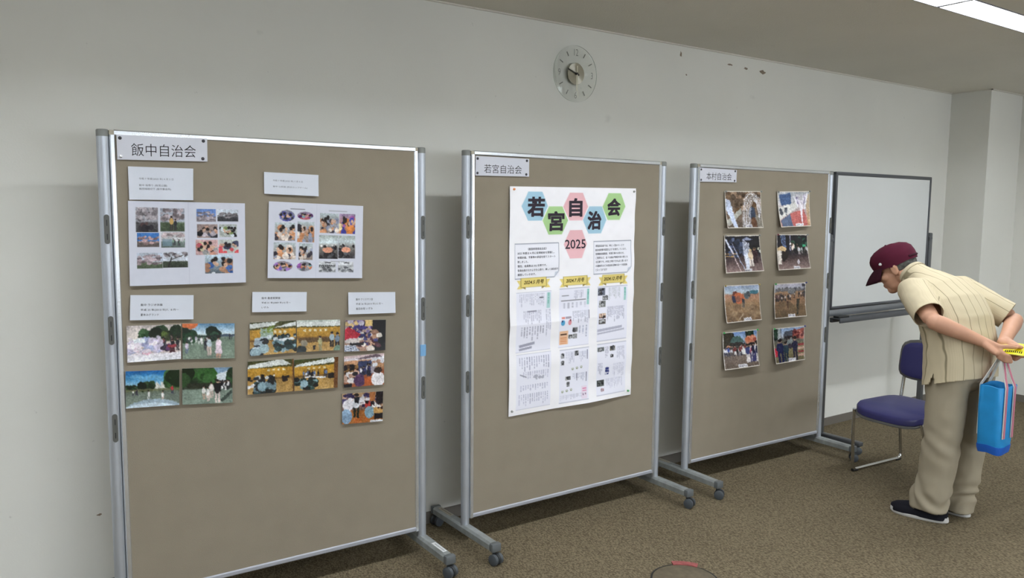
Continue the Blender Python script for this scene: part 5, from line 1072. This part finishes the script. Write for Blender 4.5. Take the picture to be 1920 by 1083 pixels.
# ------------------------------------------------------------------ yellow booklet held behind the back
R10 = Matrix.Rotation(PR, 4, 'Z'); PM = Matrix.Translation(PO) @ R10
bkr = bpy.data.objects.new('booklet', None); C.objects.link(bkr); bkr.location = PM @ BO; tag(bkr, 'bent yellow booklet held in both hands behind the person\'s back', 'booklet')
def bsurf(a, d, off=0):
    z = .0; a2 = a
    if a > .112: z = (a-.112)*.55
    z += .004*math.sin(a*26)+d*.34
    return R10 @ (BA*a2+BD*d+Vector((0, 0, z+off+.002)))
def sheet_loft(a0, a1, d0, d1, o0, o1, n=14):
    rings = []
    for i in range(n+1):
        a = a0+(a1-a0)*i/n; rings.append([bsurf(a, d0, o0), bsurf(a, d1, o0), bsurf(a, d1, o1), bsurf(a, d0, o1)])
    return MB().loft(rings)
sheet_loft(-.012, .225, -.050, .060, -.0015, -.0005).build('back_cover', yel, bkr, True); sheet_loft(-.010, .222, -.049, .059, -.0005, .0016).build('pages', page_m, bkr); sheet_loft(-.012, .225, -.050, .060, .0016, .0026).build('front_cover', yel, bkr, True)
tx = MB(); rr0 = random.Random(4)
for k in range(9):                    # bold black cover marks, unreadable in the picture
    a = .030+.008*k; q = [bsurf(a, -.038, .0030), bsurf(a+.0052, -.036, .0030), bsurf(a+.0045, -.018+.006*rr0.random(), .0030), bsurf(a+.0012, -.016, .0030)]; tx.add(q, [(0, 1, 2, 3)])
tx.build('cover_print', black_m, bkr)

# ------------------------------------------------------------------ blue tote bag hanging from the hand
tb = bpy.data.objects.new('tote_bag', None); C.objects.link(tb); tb.location = PM @ Vector((.0, -.245, .405)); tag(tb, 'bright blue tote bag with pink and white handles hanging from the person\'s hand', 'bag')
# g = gusset direction, m = main panel direction (world), seen corner-on
gd = Vector((.086, .996, 0)).normalized(); md = Vector((.996, -.086, 0)).normalized()
def bagring(z, g, m_, e=5, dx=0):
    out = []
    for i in range(40):
        a = 2*PI*i/40+PI/4; c_, s_ = math.cos(a), math.sin(a); k = (abs(c_)**e+abs(s_)**e)**(-1/e); p = gd*(c_*k*g/2+dx)+md*(s_*k*m_/2); out.append((p.x, p.y, z+.004*math.sin(a*3)))
    return out
bg = MB(); bg.loft([bagring(.0, .06, .07), bagring(.004, .094, .115), bagring(.03, .108, .13), bagring(.12, .112, .142, dx=.002), bagring(.22, .112, .148, dx=.001), bagring(.325, .108, .156), bagring(.328, .104, .152), bagring(.30, .100, .146), bagring(.05, .098, .12)], True)
bme = bg.mesh('bag_body')
for v in bme.vertices: v.co += Vector(v.co).normalized()*0+Vector((noise.noise(v.co*14), noise.noise(v.co*14+Vector((5, 5, 5))), 0))*.007
bme.materials.append(bag_l); bb_ = link('bag_body', bme, tb, True)
bt = MB(); bt.loft([bagring(-.003, .064, .074), bagring(.001, .098, .119), bagring(.022, .110, .134), bagring(.040, .113, .138)], True)
bme2 = bt.mesh('bag_base')
for v in bme2.vertices: v.co += Vector((noise.noise(v.co*14), noise.noise(v.co*14+Vector((5, 5, 5))), 0))*.007
bme2.materials.append(bag_d); link('bag_base', bme2, tb, True)
hold = R10 @ Vector((.052, .022, .462))      # where the handles loop over the fingers, from the bag origin
def strap(pts, wd, m_, name, wdir):
    mb = MB(); rings = []
    P = [Vector(p) for p in pts]; Q = []
    for i in range(len(P)-1):
        for t in range(5): Q.append(P[i].lerp(P[i+1], t/5))
    Q.append(P[-1]); wv = Vector(wdir).normalized()*wd/2
    for i, p in enumerate(Q):
        t = (Q[min(i+1, len(Q)-1)]-Q[max(i-1, 0)]).normalized(); nn = t.cross(wv).normalized()*.0015
        rings.append([p-wv-nn, p+wv-nn, p+wv+nn, p-wv+nn])
    mb.loft(rings); return mb.build(name, m_, tb, True)
for gs, nm in ((-1, 'handle'), (1, 'handle')):
    fa = gd*(gs*.056)
    for ms in (-1, 1):
        b0 = fa+md*(ms*.034); off = gd*(gs*.006)
        strap([b0+gd*gs*.003+Vector((0, 0, .08)), b0+Vector((0, 0, .325))+off*.6, b0*.75+hold*.25+Vector((0, 0, .25)), hold+gd*gs*.006+md*ms*.006], .022, strap_w, 'handle', md)
        strap([b0+gd*gs*.0055+Vector((0, 0, .082)), b0+Vector((0, 0, .325))+off*.6+gd*gs*.0026, b0*.75+hold*.25+Vector((0, 0, .25))+gd*gs*.0026, hold+gd*gs*.0086+md*ms*.006], .012, strap_p, 'handle_stripe', md)
